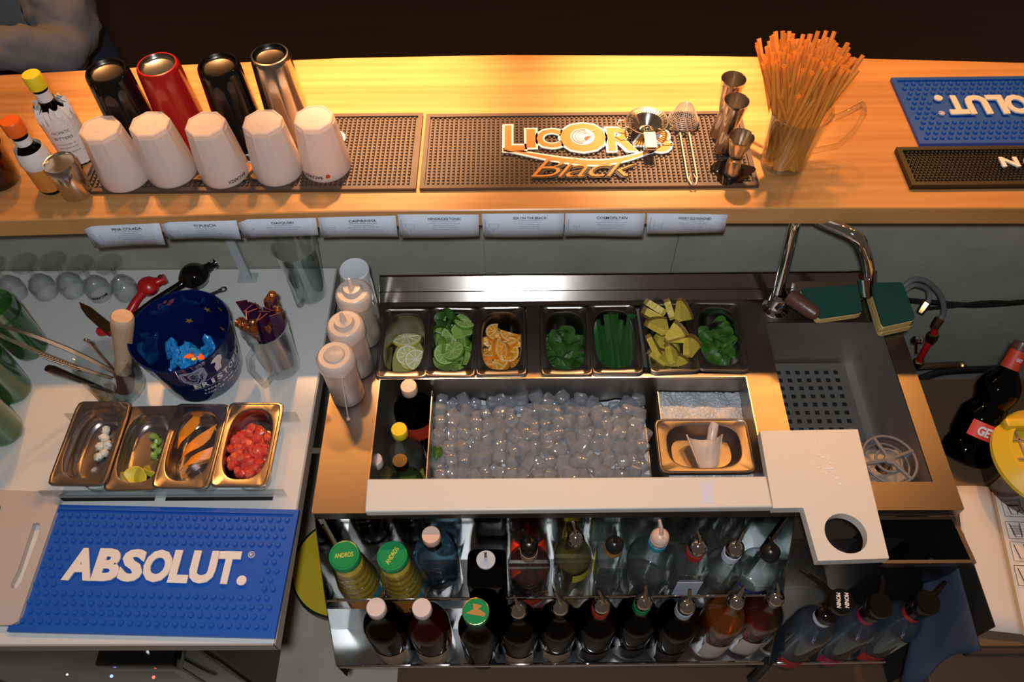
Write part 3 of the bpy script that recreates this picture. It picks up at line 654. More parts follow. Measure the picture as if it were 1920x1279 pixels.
for name, tl, tr, br_, bl, gk in cards:
    x = (tl[0]+tr[0])/2; Y = fronty(P(x, 395, BZ).x)-.0015
    A, B_, D, E_ = [PY(q[0], q[1], Y-(.004 if k > 1 else 0)) for k, q in enumerate((tl, tr, br_, bl))]
    A.z += .004; B_.z += .004
    org = (A+B_+D+E_)/4; W = (B_-A).length; H = ((E_-A).length+(D-B_).length)/2
    t = thing('recipe_card', (f'white cocktail card headed {name} under the bar edge' if gk != 'balloon' else 'white cocktail card with a balloon glass drawing and a heading ending in TONIC'), 'recipe card', org, (0, 0, 0), 'cocktail cards along the bar edge')
    b = MB(); V = []; nx = 9
    for i in range(nx):
        u = i/(nx-1); for_ = [A.lerp(B_, u), A.lerp(B_, u).lerp(E_.lerp(D, u), .5), E_.lerp(D, u)]
        for k, q in enumerate(for_): V.append(tuple(q-org+Vector((0, -.0006*k*math.sin(u*PI*1.3+x), .0003*math.sin(u*5)))))
    F = [(i*3+k, i*3+k+1, (i+1)*3+k+1, (i+1)*3+k) for i in range(nx-1) for k in range(2)]
    b.add(V, F); o = obj('paper', b, 'paper', t); s_ = o.modifiers.new('thickness', 'SOLIDIFY'); s_.thickness = .0003
    xv = (B_-A).normalized(); yv = ((A+B_)/2-(D+E_)/2).normalized(); zv = xv.cross(yv).normalized(); yv = zv.cross(xv)
    Rm = Matrix((xv, yv, zv)).transposed().to_4x4()
    off = -zv if zv.y > 0 else zv
    if zv.y > 0: pass
    def put(nm, me, mt, lx, ly):
        me.materials.clear(); me.materials.append(M[mt]); o = link(nm, me, t); o.matrix_local = Matrix.Translation(off*.0030+xv*lx+yv*ly)@Rm
    put('lettering', text_fit(name, min(.062, .0052*len(name)), .0062, .0002, .001), 'black_print', .012, H/2-.0085)
    rk = random.Random(name)
    for k in range(5):
        wd = rk.uniform(.035, .068); wrd = ' '.join(rk.choice(('Dans', 'verre', 'shaker', 'glace', 'cl de', 'rhum', 'jus', 'citron', 'sucre', 'vodka', 'gin')) for _ in range(5))
        put('lettering', text_fit(wrd, wd, .0028, .0001), 'grey_print', .012, H/2-.0145-.0050*k)
    g_ = MB(); c0 = -W/2+.022; gy = -.002
    def ln(pts): g_.tube([(c0+px, gy+py, 0) for px, py in pts], .0004, 4)
    if gk == 'high': ln([(-.006, .014), (-.003, -.012)]); ln([(.006, .012), (.004, -.012)]); ln([(-.003, -.012), (.004, -.012)])
    elif gk == 'low':
        ln([(-.008, .008), (-.007, -.008), (.007, -.008), (.008, .008)])
        for k in range(4): ln([(-.006, .004-.004*k), (.006, .005-.004*k)])
    else:
        r = {'cup': .006, 'balloon': .0085, 'wine': .009}[gk]; ln([(r*math.cos(a_), .006+r*math.sin(a_)) for a_ in [PI*q/8-(0 if gk == 'cup' else .4) for q in range(-8, 1 if gk == 'cup' else 2)]])
        if gk != 'cup': ln([(-r, .009), (r, .009)])
        ln([(0, .006-r), (0, -.013)]); ln([(-.004, -.013), (.004, -.013)])
    ln([(-.016, .019), (-.016, -.016)])
    put('glass_drawing', g_.mesh('d', 'grey_print'), 'grey_print', 0, 0)
# ------------------------------------------------------------------ left counter
CZ = .9
t = thing('work_counter', 'white laminate work counter with a pale grey edge, left of the steel station', 'counter', (-1.2, .73, 0))
def loc(t, mb):   # world coordinates into the thing's own
    L = t.location; mb.v = [(v[0]-L.x, v[1]-L.y, v[2]-L.z) for v in mb.v]; return mb
b = MB().box(-2.0, .322, .866, -.414, 1.135, CZ, bev=.0015); obj('countertop', loc(t, b), 'white_laminate', t)
b = MB().box(-2.0, .3195, .8665, -.4125, .3225, CZ-.001); b.box(-.4145, .3195, .8665, -.4110, 1.135, CZ-.001); obj('edge_band', loc(t, b), 'laminate_edge', t)
t = thing('under_counter_fridge', 'dark under-counter fridge with small lit dots below the white counter', 'fridge', (-1.2, .75, 0))
b = MB().box(-2.0, .40, .02, -.66, 1.10, .862, bev=.004); obj('fridge_body', loc(t, b), 'dark_cabinet', t)
b = MB().box(-1.24, .388, .10, -.67, .399, .80, bev=.004); obj('fridge_door', loc(t, b), 'black_gloss', t)
b = MB().tube([(-.74, .37, .70), (-.74, .37, .25)], .008); obj('fridge_handle', loc(t, b), 'tray_steel', t)
b = MB().box(-.83, .34, .60, -.68, .386, .66, bev=.003); obj('control_panel', loc(t, b), 'black_gloss', t)
for px, mt in (((288, 1270), 'led_red'), ((209, 1268), 'led_blue'), ((126, 1265), 'led_white')):
    p = PY(px[0], px[1], .33) if mt != 'led_white' else PY(px[0], px[1], .355)
    b = MB().ball(p, .003 if mt != 'led_white' else .002); obj('indicator_light', loc(t, b), mt, t)
# bracket under the bar
p0, p1 = P(465, 522, CZ), PY(447, 452, 1.10)
t = thing('bar_bracket', 'pale grey steel bracket rising from the white counter to the bar', 'bracket', p0)
b = MB().box(-.022, -.014, .0, .022, .014, .003, bev=.001); obj('foot_plate', b, 'grey_metal_post', t)
d = Vector((p1.x-p0.x, p1.y-p0.y, 0)); b = MB().box(-.009, -.006, .0, .009, .006, .255); obj('post', b, 'grey_metal_post', t, (0, 0, .002), (0, 0, .15))
# white chopping board at the far left
q = [P(112, 930, .915), P(36, 1170, .915)]
t = thing('chopping_board', 'thin pinkish grey chopping board with a long grip slot, left of the blue mat', 'chopping board', (-.98, .455, CZ))
b = MB()
o_ = [P(-60, 918, .912), P(95, 921, .912), P(113, 935, .912), P(34, 1165, .912), P(20, 1172, .912), P(-160, 1172, .912)]
s_ = [P(62, 982, .912), P(72, 980, .912), P(76, 984, .912), P(72, 1003, .912), P(39, 1092, .912), P(31, 1102, .912), P(21, 1103, .912), P(20, 1095, .912), P(33, 1070, .912)]
# board with a slot: bridge the two outlines
import bmesh
def slab_with_hole(outer, inner, z0, z1):
    bm = bmesh.new(); eo = []; 
    vo = [bm.verts.new((p[0], p[1], z1)) for p in outer]; vi = [bm.verts.new((p[0], p[1], z1)) for p in inner]
    E_ = [bm.edges.new((vo[i], vo[(i+1) % len(vo)])) for i in range(len(vo))]+[bm.edges.new((vi[i], vi[(i+1) % len(vi)])) for i in range(len(vi))]
    bmesh.ops.triangle_fill(bm, use_beauty=True, use_dissolve=False, edges=E_)
    bm.normal_update(); top = list(bm.faces)
    V = [tuple(v.co) for v in bm.verts]; bm.verts.index_update(); F = [tuple(v.index for v in f.verts) for f in top]
    F = [f if (Vector(V[f[1]])-Vector(V[f[0]])).cross(Vector(V[f[2]])-Vector(V[f[0]])).z > 0 else tuple(reversed(f)) for f in F]
    n = len(V); V2 = [(x, y, z0) for x, y, z in V]; G = list(F)+[tuple(i+n for i in reversed(f)) for f in F]
    no, ni = len(outer), len(inner)
    G += [(i, i+n, (i+1) % no+n, (i+1) % no) for i in range(no)]
    G += [(no+i, no+(i+1) % ni, no+(i+1) % ni+n, no+i+n) for i in range(ni)]
    bm.free(); mb = MB(); mb.add(V+V2, G); return mb
def fixn(o):
    bm = bmesh.new(); bm.from_mesh(o.data); bmesh.ops.recalc_face_normals(bm, faces=bm.faces); bm.to_mesh(o.data); bm.free(); return o
b = slab_with_hole(o_, s_, CZ+.0005, CZ+.012); fixn(obj('board', loc(t, b), 'grey_board', t))
# black handled knife at the left edge
p = P(-30, 945, CZ+.016); t = thing('knife', 'knife with a dark handle lying on the pinkish board at the left edge', 'knife', (p.x, p.y, CZ+.0125))
b = MB().box(-.05, -.012, 0, .034, .012, .011, bev=.005); obj('handle', b, 'black_plastic', t, rot=(0, 0, -.5))
b = MB().prism([(-.05, -.011), (-.05, .012), (-.17, .010), (-.2, -.01)], .004, .0058); obj('blade', b, 'shaker_steel', t, rot=(0, 0, -.5))

# ------------------------------------------------------------------ gastronorm pans
def pan_mesh(W=.106, D=.176, depth=.10, N=64, hw=.041, hd=.072, nx=3.0):
    b = MB()
    def se(a, hw, hd, n): c, s = math.cos(a), math.sin(a); r = (abs(c/hw)**n+abs(s/hd)**n)**(-1/n); return r*c, r*s
    def ring(hw, hd, n, z):
        R = []
        for i in range(N):
            a = 2*PI*i/N; a = math.atan2(math.sin(a)*hd, math.cos(a)*hw); x, y = se(a, hw, hd, n); R.append((x, y, z))
        return R
    b.rings([ring(W/2, D/2, 14, -.008), ring(W/2+.0006, D/2+.0006, 14, -.002), ring(W/2-.001, D/2-.001, 14, 0), ring(W/2-.003, D/2-.003, 14, .0004), ring(W/2-.005, D/2-.005, 12, -.0012),
             ring(hw+.0035, hd+.0035, nx, -.0012), ring(hw+.0012, hd+.0012, nx, -.0022), ring(hw, hd, nx, -.006), ring(hw-.003, hd-.003, nx, -depth*.5), ring(hw-.006, hd-.006, nx, -depth+.012), ring(hw-.012, hd-.012, nx, -depth+.002), ring(hw*.3, hd*.3, nx, -depth)], cap1=True)
    # outside skin
    b.rings([ring(W/2-.001, D/2-.001, 14, -.008), ring(hw+.004, hd+.004, nx, -.009), ring(hw-.001, hd-.001, nx, -depth*.5), ring(hw-.008, hd-.008, nx, -depth-.001)], cap1=True)
    return b
panm = pan_mesh().mesh('pan', 'pan_steel', 30)
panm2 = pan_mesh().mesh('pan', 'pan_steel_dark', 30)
def inpan(u, v, hw=.036, hd=.066):      # -1..1 square to the oval
    a = math.atan2(v, u); r = min(1, max(abs(u), abs(v))); c, s = math.cos(a), math.sin(a); k = (abs(c/hw)**2.6+abs(s/hd)**2.6)**(-1/2.6); return r*k*c, r*k*s
lz = .945
pans = []
for px, lb, rz in (((170, 829), 'raised steel pan, leftmost of four on the white counter, holding white pieces', -.015), ((265, 834), 'raised steel pan holding lemon ends, second of the four on the white counter', .02),
               ((359, 834), 'raised steel pan with orange peel, third of the four on the white counter', -.02), ((464, 831), 'raised steel pan heaped with chopped strawberries', -.01)):
    p = P(px[0], px[1], lz); zz = lz-(.008 if 'second' in lb else 0)
    t = thing('steel_pan', lb, 'food pan', (p.x, p.y, zz-.0), (0, 0, rz), 'raised pans on the white counter'); link('pan_tray', panm if True else panm2, t); t.location.z = zz; pans.append(t)
for k, t in enumerate(pans): t.children[0].scale = (1, 1, .33 if k == 1 else .41)
# acrylic stand with round feet under them
p = P(320, 905, CZ); t = thing('acrylic_pan_stand', 'clear acrylic stand with round cups peeping out under the four raised pans', 'stand', (pans[1].location.x+.052, pans[1].location.y, CZ))
cxs = t.location.x
for k, (px, py) in enumerate(((187, 914), (285, 914), (380, 914), (474, 914))):
    q = P(px, py, CZ+.01); b = MB().lathe([(.0295, 0), (.030, .001), (.030, .028), (.0292, .028), (.0292, .001)], 32); obj('round_cup', b, 'clear_glass', t, (q.x-t.location.x, q.y+.018-t.location.y, .001))
b = MB().box(-.225, -.088, 0, .225, -.084, .030); b.box(-.225, .070, 0, .225, .074, .036); obj('stand_rail', b, 'acrylic', t)
b = MB().box(-.215, -.094, .0012, -.02, -.087, .0018); b.box(.0, -.094, .0012, .20, -.087, .0018); obj('dark_strip', b, 'black_print', t)
b = MB()
for k in range(3): pass
# chunk shapes
def chunk(mat, sx, sy, sz, seed=0, jit=.25, mats2=None):
    rg = random.Random(seed); b = MB(); R = []; N = 10
    for j, (u, s) in enumerate(((-1, .6), (-.6, .95), (0, 1.05), (.6, .95), (1, .6))):
        R.append([(sx*s*math.cos(2*PI*i/N)*(1+rg.uniform(-jit, jit)*.5), sy*s*math.sin(2*PI*i/N)*(1+rg.uniform(-jit, jit)*.5), sz*u*(1+rg.uniform(-.1, .1))) for i in range(N)])
    b.rings(R, cap0=True, cap1=True); return b.mesh('chunk', mat, 25)
def scatter(meshes, n, center, z0, z1, name, label, cat, group, hw=.034, hd=.062, tilt=.5, rgs=1, rot0=0, vspan=(-1, 1), uspan=(-1, 1), mind=0):
    rg = random.Random(rgs); out = []; placed = []
    for k in range(n):
        for _ in range(30):
            x, y = inpan(rg.uniform(*uspan), rg.uniform(*vspan), hw, hd)
            z = z0+(z1-z0)*k/max(1, n-1)
            if all((x-a)**2+(y-b_)**2+(2*(z-c_))**2 > mind**2 for a, b_, c_ in placed): break
        placed.append((x, y, z))
        o = link(name, meshes[k % len(meshes)], None, (center[0]+x, center[1]+y, center[2]+z), (rg.uniform(-tilt, tilt), rg.uniform(-tilt, tilt), rg.uniform(0, 6.28))); tag(o, label, cat, group); out.append(o)
    return out
# strawberries
sb = [chunk('strawberry_flesh', .0095*s, .0082*s, .0062*s, k, .35) for k, s in enumerate((1, .9, 1.15, .8, 1.05))]
pc = pans[3].location
b = MB(); b.lathe([(.036, 0), (.034, .010), (.02, .016), (0, .018)], 24); o = wobj('strawberry_bed', b, 'strawberry_flesh'); o.scale = (.85, 1.6, 1); o.location = (pc.x, pc.y, pc.z-.040)
tag(o, 'crushed strawberry mass at the bottom of the rightmost raised pan', 'strawberries', kind='stuff')
scatter(sb, 64, pc, -.024, -.009, 'strawberry_piece', 'chopped piece of strawberry in the rightmost raised pan', 'strawberry', 'chopped strawberries', rgs=5, mind=.011, hw=.033, hd=.060, vspan=(-1, .72))
# white pieces
wp = [chunk('white_flesh', .008, .010, .007, 20+k, .4) for k in range(3)]
for k, px in enumerate(((200, 808), (196, 822), (190, 838), (196, 850), (186, 858), (202, 836))):
    p = P(px[0], px[1], lz-.036); o = link('coconut_piece', wp[k % 3], None, (p.x, p.y, lz-.034), (.2*k, .1, k*1.3)); tag(o, 'white chunk along the right side of the leftmost raised pan', 'fruit piece', 'white chunks in the leftmost raised pan')
def wheel(R=.03, th=.006, rind='lemon_rind', pith='pith', flesh='lemon_flesh', frac=1.0, segs=9, hollow=False):
    a1 = 2*PI*frac; N = int(36*frac); b = MB(); full = frac >= 1
    b.lathe([(R*.94, 0), (R, th*.15), (R, th*.85), (R*.94, th)], N, 0, a0=0, a1=a1)
    for z in (0, th): b.lathe([(R*.86, z), (R*.94, z)], N, 1, a0=0, a1=a1)
    for z in (.0003, th-.0003): b.lathe([(0, z), (R*.87, z)], N, 1, a0=0, a1=a1)
    ns = max(1, round(segs*frac))
    for k in range(ns):
        A0 = a1*(k+.06)/ns; A1 = a1*(k+.94)/ns
        for z, dz in ((th-.0004, .0012), (.0004, -.0012)):
            V = []; am = (A0+A1)/2; c0 = (R*.10*math.cos(am), R*.10*math.sin(am)); out = [c0]
            for i in range(6): a = A0+(A1-A0)*i/5; out.append((R*.83*math.cos(a), R*.83*math.sin(a)))
            cx_ = sum(p[0] for p in out)/7; cy_ = sum(p[1] for p in out)/7
            V = [(p[0], p[1], z) for p in out]+[(cx_+(p[0]-cx_)*.86, cy_+(p[1]-cy_)*.86, z+dz) for p in out]
            F = [(i, (i+1) % 7, 7+(i+1) % 7, 7+i) for i in range(7)]+[tuple(range(7, 14))]; b.add(V, F, 2)
    if not full:
        for a in (0, a1): c, s = math.cos(a), math.sin(a); b.add([(0, 0, 0), (R*c, R*s, 0), (R*c, R*s, th), (0, 0, th)], [(0, 1, 2, 3)], 2)
    return b.mesh('slice', [rind, pith, flesh], 40)
def wedge(R=.026, L=.05, mats_=('lime_rind', 'lime_pith', 'lime_flesh'), ang=1.15):
    """a citrus wedge: rind outside, two cut faces"""
    b = MB(); nu, nv = 9, 6; V = []; 
    for i in range(nu):
        u = i/(nu-1); x = (u-.5)*L; r = R*math.sqrt(max(0, 1-(2*u-1)**2))+.0008
        for j in range(nv): a = -PI/2-ang/2+ang*j/(nv-1); V.append((x, r*math.cos(a), r*math.sin(a)))
    F = [(i*nv+j, i*nv+j+1, (i+1)*nv+j+1, (i+1)*nv+j) for i in range(nu-1) for j in range(nv-1)]; b.add(V, F, 0)
    for j, s in ((0, 1), (nv-1, -1)):
        E_ = [V[i*nv+j] for i in range(nu)]; n = len(E_)
        I_ = [(x*.94, y*.90, z*.90) for x, y, z in E_]
        b.add(E_+I_, [(i, i+1, n+i+1, n+i) for i in range(n-1)], 1); b.add(I_+[(I_[0][0], 0, 0), (I_[-1][0], 0, 0)], [tuple(range(n))+(n+1, n)], 2)
    return b.mesh('wedge', list(mats_), 40)
lemon_w = wheel(.029); orange_w = wheel(.033, .006, 'orange_rind', 'orange_pith', 'orange_flesh', 1, 10)
# lemon ends in pan 2
pc = pans[1].location; hs_ = MB().lathe([(0, 0), (.012, .002), (.021, .009), (.0245, .018), (.022, .0185), (.012, .012), (0, .011)], 28).mesh('lemon_end', 'lemon_rind')
for k, (dx, dy, rx, ry) in enumerate(((-.012, -.052, .2, 0), (.020, -.046, -.2, .9))):
    tag(link('lemon_end', hs_, None, (pc.x+dx, pc.y+dy, pc.z-.040), (rx, ry, k)), ('squeezed lemon end lying flat in the second raised pan', 'squeezed lemon end leaning on the pan wall beside the other lemon end')[k], 'lemon')
lm_ = chunk('lime_flesh', .009, .007, .006, 33, .4)
for k in range(5):
    p = P(290+7*(k % 2)-4, 815+9*k, lz-.03); tag(link('lime_piece', lm_, None, (p.x, p.y-.0, lz-.038), (k, .3*k, k)), 'pale green lime scrap in the second raised pan', 'lime', 'lime scraps in the second raised pan')
b = MB(); V = []
pc = pans[2].location
for k in range(3):
    b = MB(); R = []
    for i in range(9):
        u = i/8; a = -.9+1.8*u; R.append([(x, y, z) for x, y, z in (( .030*math.sin(a), -.02+.045*u+.012*k, .012*math.cos(a)+.004*math.sin(7*u)), (.030*math.sin(a)+.002, .006+.045*u+.012*k, .012*math.cos(a)+.003), (.030*math.sin(a)+.002, .006+.045*u+.012*k, .012*math.cos(a)+.0045), (.030*math.sin(a), -.02+.045*u+.012*k, .012*math.cos(a)+.0015+.004*math.sin(7*u)))])
    b.rings(R, cap0=True, cap1=True)
    o = obj('orange_peel', b, 'orange_rind', None, (pc.x+.006-.010*k, pc.y-.030+.012*k, pc.z-.034+.004*k), (0, .15*k, .35*k-.5)); o.scale = (.8, 1.25, 1); tag(o, ('orange peel strip nearest the front of the third raised pan', 'orange peel strip in the middle of the third raised pan', 'orange peel strip at the back of the third raised pan')[k], 'orange peel')

# ------------------------------------------------------------------ blue ice bucket
p = up((385, 700), (339, 621), CZ, .150); HB = .150
p = P(339, 621, CZ+HB); q_ = P(381, 693, CZ); bx, by = (p.x*.5+q_.x*.5), (p.y*.5+q_.y*.5)
t = thing('ice_bucket', 'translucent blue plastic ice bucket with white vodka lettering and a crest', 'ice bucket', (bx, by, CZ))
rb = lambda z: .078+.017*min(1, z/HB)
b = MB().lathe([(0, .002), (.070, .002), (.077, .006)]+[(rb(z), z) for z in (.015, .05, .09, .13, HB-.004)]+[(.0965, HB-.002), (.0960, HB), (.0935, HB-.001)]+[(rb(z)-.002, z) for z in (.13, .09, .05, .012)]+[(0, .008)], 64); obj('bucket_wall', b, 'blue_plastic', t)
# lettering runs in an arc on the right front of the wall
def curved_word(s, a_c, z_c, size, gap, slope, mat='white_print', bold=.001, wf=.78):
    n = len(s)
    for i, ch in enumerate(s):
        if ch == ' ': continue
        k = i-(n-1)/2; me = text_fit(ch, size*wf*(.45 if ch in 'I' else 1), size, .0002, bold*4)
        an = slope(k); Rz = Matrix.Rotation(an, 3, 'Z')
        for v in me.vertices: v.co = Rz@v.co
        wrap(me, rb, a_c+gap*k/rb(z_c), z_c+gap*k*math.tan(slope(k*.5))); me.materials.append(M[mat]); link('lettering', me, t)
AC = -.62
curved_word('ERISTOFF', AC, .072, .0165, .0150, lambda k: .03*k+.0)
curved_word('VODKA FROM THE', AC, .050, .0062, .0066, lambda k: .012*k, wf=.8)
curved_word('LAND OF THE WOLF', AC, .038, .0055, .0060, lambda k: .012*k, wf=.8)
for dz in (.0115, -.0115):
    b = MB(); R = []
    for i in range(25):
        k = -4.3+8.6*i/24; z = .072+dz+.0150*k*math.tan(.03*k*.5); a = AC+.0150*k/rb(z); r = rb(z)+.0008
        R.append([(r*math.cos(a), r*math.sin(a), z-.0006), (r*math.cos(a), r*math.sin(a), z+.0006)])
    b.add([p for q in R for p in q], [(2*i, 2*i+2, 2*i+3, 2*i+1) for i in range(24)]); obj('lettering_rule', b, 'grey_print', t)
def wall_patch(pts, mat, name, a_c, z_c):   # flat outline wrapped on the bucket wall
    N = len(pts); cx_ = sum(p[0] for p in pts)/N; cz_ = sum(p[1] for p in pts)/N; V = []
    for s in (0, .35, .7, 1):
        for p in pts: V.append((cx_+(p[0]-cx_)*s, cz_+(p[1]-cz_)*s))
    F = [(j*N+i, j*N+(i+1) % N, (j+1)*N+(i+1) % N, (j+1)*N+i) for j in range(3) for i in range(N)]; W_ = []
    for x, z in V: r = rb(z_c+z)+.0009; a = a_c+x/r; W_.append((r*math.cos(a), r*math.sin(a), z_c+z))
    b = MB().add(W_, F); return obj(name, b, mat, t)
shield = [(-.022, .020), (-.018, .026), (0, .022), (.018, .026), (.022, .020), (.021, -.004), (.012, -.018), (0, -.026), (-.012, -.018), (-.021, -.004)]
wall_patch([(x*1.1, z*1.1) for x, z in shield], 'grey_print', 'crest_border', AC-.55, .106); wall_patch([(x*.85, z*.85) for x, z in shield], 'blue_plastic', 'crest_field', AC-.55, .1065)
wolf = [(-.006, -.018), (.004, -.018), (.006, -.004), (.012, .006), (.013, .015), (.006, .023), (-.004, .021), (-.010, .014), (-.005, .017), (.003, .018), (.007, .012), (.002, .006), (-.001, .010), (-.003, .004), (-.007, -.004)]
wall_patch([(x*1.15, z*1.05) for x, z in wolf], 'white_print', 'crest_figure', AC-.02, .112)
# little yellow flecks printed inside the wall
for a, z in ((1.35, .10), (1.9, .07), (.9, .12), (.35, .11), (1.1, .05)):
    s_ = MB(); r = rb(z)-.003; st_ = [((.004 if k % 2 else .009)*math.cos(k*PI/5), (.004 if k % 2 else .009)*math.sin(k*PI/5)) for k in range(10)]
    V = [((r)*math.cos(a+x/r), r*math.sin(a+x/r), z+zz) for x, zz in st_]+[(r*math.cos(a), r*math.sin(a), z)]; s_.add(V, [(i, (i+1) % 10, 10) for i in range(10)]); obj('printed_star', s_, 'gold_print', t)
# crumpled sweet wrapper in the bucket
bc = Vector((bx, by, CZ))
wr = MB(); NU, NV = 22, 14; rg = random.Random(4); V = []
ph = [rg.uniform(0, 6) for _ in range(6)]
for i in range(NU):
    for j in range(NV):
        u, v = i/(NU-1), j/(NV-1)
        x = (u-.5)*.085+.006*math.sin(9*v+ph[0])+.004*rg.uniform(-1, 1); y = (v-.5)*.065+.006*math.sin(8*u+ph[1])+.004*rg.uniform(-1, 1)
        z = .034+.016*math.sin(7*u+4*v+ph[2])+.010*math.sin(15*u-9*v+ph[3])+.004*rg.uniform(-1, 1)-.02*abs(u-.5)
        V.append((x, y, z))
wr.add(V, [(i*NV+j, (i+1)*NV+j, (i+1)*NV+j+1, i*NV+j+1) for i in range(NU-1) for j in range(NV-1)])
q = P(352, 668, CZ+.055); t = thing('sweet_bag', 'crumpled bright blue sweet bag with an orange and yellow print inside the blue bucket', 'sweet bag', (q.x, q.y, CZ+.009))
obj('bag_foil', wr, 'blue_wrapper', t, loc=(0, 0, .012), rot=(-.25, .2, .5), angle=20).modifiers.new('thickness', 'SOLIDIFY').thickness = .0006
b = MB().lathe([(.008, 0), (.014, .001), (.020, 0)], 20, 0, a0=-.3, a1=2.8); b.ball((0, 0, .001), .005, 1, 10, (1, 1, .3)); obj('bag_print', b, ['orange_cap', 'yellow_cap'], t, (.022, -.018, .062), (-.2, .25, .3))

# ------------------------------------------------------------------ glass jar with tools
q1, q2 = P(186, 682, CZ+.10), P(232, 724, CZ); jx, jy = (q1.x+q2.x)/2, (q1.y+q2.y)/2; JC = Vector((jx, jy, CZ))
t = thing('tool_jug', 'clear glass jug with a thick handle, holding the muddler and tongs', 'jug', JC)
b = MB().lathe([(0, .002), (.045, .002), (.049, .006), (.050, .03), (.0535, .098), (.0555, .100), (.0545, .102), (.0515, .099), (.047, .03), (.045, .012), (0, .010)], 48); obj('jug_body', b, 'clear_glass', t)
b = MB().tube([(.022, -.048, .092), (.035, -.072, .086), (.045, -.080, .060), (.036, -.066, .025), (.030, -.040, .016)], .006, 10); obj('jug_handle', b, 'clear_glass', t)
b = MB().lathe([(.046, .011), (.0468, .030), (0, .030)], 32); o = obj('water', b, 'water', t)
def leaning(name, label, cat, base, tp, L, group=None):
    T = lean(base, tp, L); return thing(name, label, cat, base, aim(base, T), group)
t = leaning('muddler', 'pale wooden muddler standing in the clear glass jug', 'muddler', JC+Vector((.012, -.010, .014)), (229, 592), .205)
b = MB().lathe([(0, 0), (.017, 0), (.0185, .002), (.0185, .045), (.016, .055)], 28); obj('muddler_head', b, 'brown_bakelite', t)
b = MB().lathe([(.016, .055), (.0155, .09), (.0165, .13), (.0195, .165), (.021, .185), (.0205, .200), (.018, .2045), (0, .2055)], 28); obj('muddler_handle', b, 'pale_wood', t)
B = JC+Vector((.004, .010, .02)); T = lean(B, (-40, 604), .30)
t = thing('ice_tongs', 'long steel tongs leaning out of the jug to the left', 'tongs', B, aim(B, T))
for s in (-1, 1):
    b = MB(); R = []
    for i in range(8):
        u = i/7; z = .30*u; g_ = s*(.004+.012*math.sin(PI*u)*(1 if s > 0 else .6)); R.append([(-.007, g_, z), (.007, g_, z), (.007, g_+s*.0014, z), (-.007, g_+s*.0014, z)])
    b.rings(R, cap0=True, cap1=True)
    if s < 0:
        for k in range(14): b.box(-.005, -.0165, .10+.006*k, .005, -.0145, .103+.006*k)
    obj('tong_arm', b, 'shaker_steel', t)
B = JC+Vector((-.006, -.022, .02)); T = lean(B, (90, 690), .150)
t = thing('bar_knife', 'small steel tool with a rounded dark handle leaning out of the jug', 'bar tool', B, aim(B, T))
b = MB().lathe([(0, 0), (.004, .004), (.006, .05), (.0075, .10), (.0095, .14), (.008, .150), (0, .153)], 20, 0, Matrix.Diagonal((1.1, .8, 1, 1))); obj('handle', b, 'black_base_ring', t)
b = MB().box(-.006, -.0008, -.01, .006, .0008, .03); obj('blade', b, 'shaker_steel', t)
B = JC+Vector((.002, .012, .02)); T = lean(B, (164, 640), .14)
t = thing('bar_spoon', 'thin steel spoon end sticking up at the back of the jug', 'spoon', B, aim(B, T))
b = MB().tube([(0, 0, 0), (0, 0, .11), (0, .001, .14)], .0018, 8); obj('spoon_stem', b, 'shaker_steel', t)
b = MB().ball((0, 0, .142), .006, 0, 12, (1, .5, 1.3)); obj('spoon_end', b, 'shaker_steel', t)

# ------------------------------------------------------------------ knife, squeezers
p0, p1 = P(148, 566, CZ+.05), P(214, 622, CZ+.045); L = (p1-p0).length
def along(a, bb):
    d = (Vector(bb)-Vector(a)).normalized(); y = Vector((0, 0, 1)).cross(d).normalized(); z = d.cross(y); return Matrix((d, y, z)).transposed().to_euler()
t = thing('paring_knife', 'dark bladed paring knife with a red handle beside the muddler', 'knife', p0, along(p0, p1))
b = MB().add([(0, 0, 0), (.02, -.008, .0006), (.045, -.0125, .001), (L, -.014, .001), (L, .009, .001), (.03, .007, .001)]+[(0, 0, 0), (.02, -.008, -.0006), (.045, -.0125, -.001), (L, -.014, -.001), (L, .009, -.001), (.03, .007, -.001)],
     [(0, 1, 2, 3, 4, 5), (11, 10, 9, 8, 7, 6), (1, 0, 6, 7), (2, 1, 7, 8), (3, 2, 8, 9), (4, 3, 9, 10), (5, 4, 10, 11), (0, 5, 11, 6)]); obj('blade', b, 'tray_steel', t)
b = MB().box(L-.006, -.011, -.006, L+.075, .009, .006, bev=.004); obj('handle', b, 'red_plastic', t)
pa, pb = P(181, 623, CZ+.016), P(216, 617, CZ+.016); t = thing('peeler', 'red plastic handle end poking out beside the muddler', 'peeler', pa, along(pa, pb))
b = MB().tube([(0, 0, 0), (.004, 0, 0), (.012, 0, 0), (.05, 0, 0)], [.004, .0095, .011, .008], 14); obj('handle', b, 'red_plastic', t)
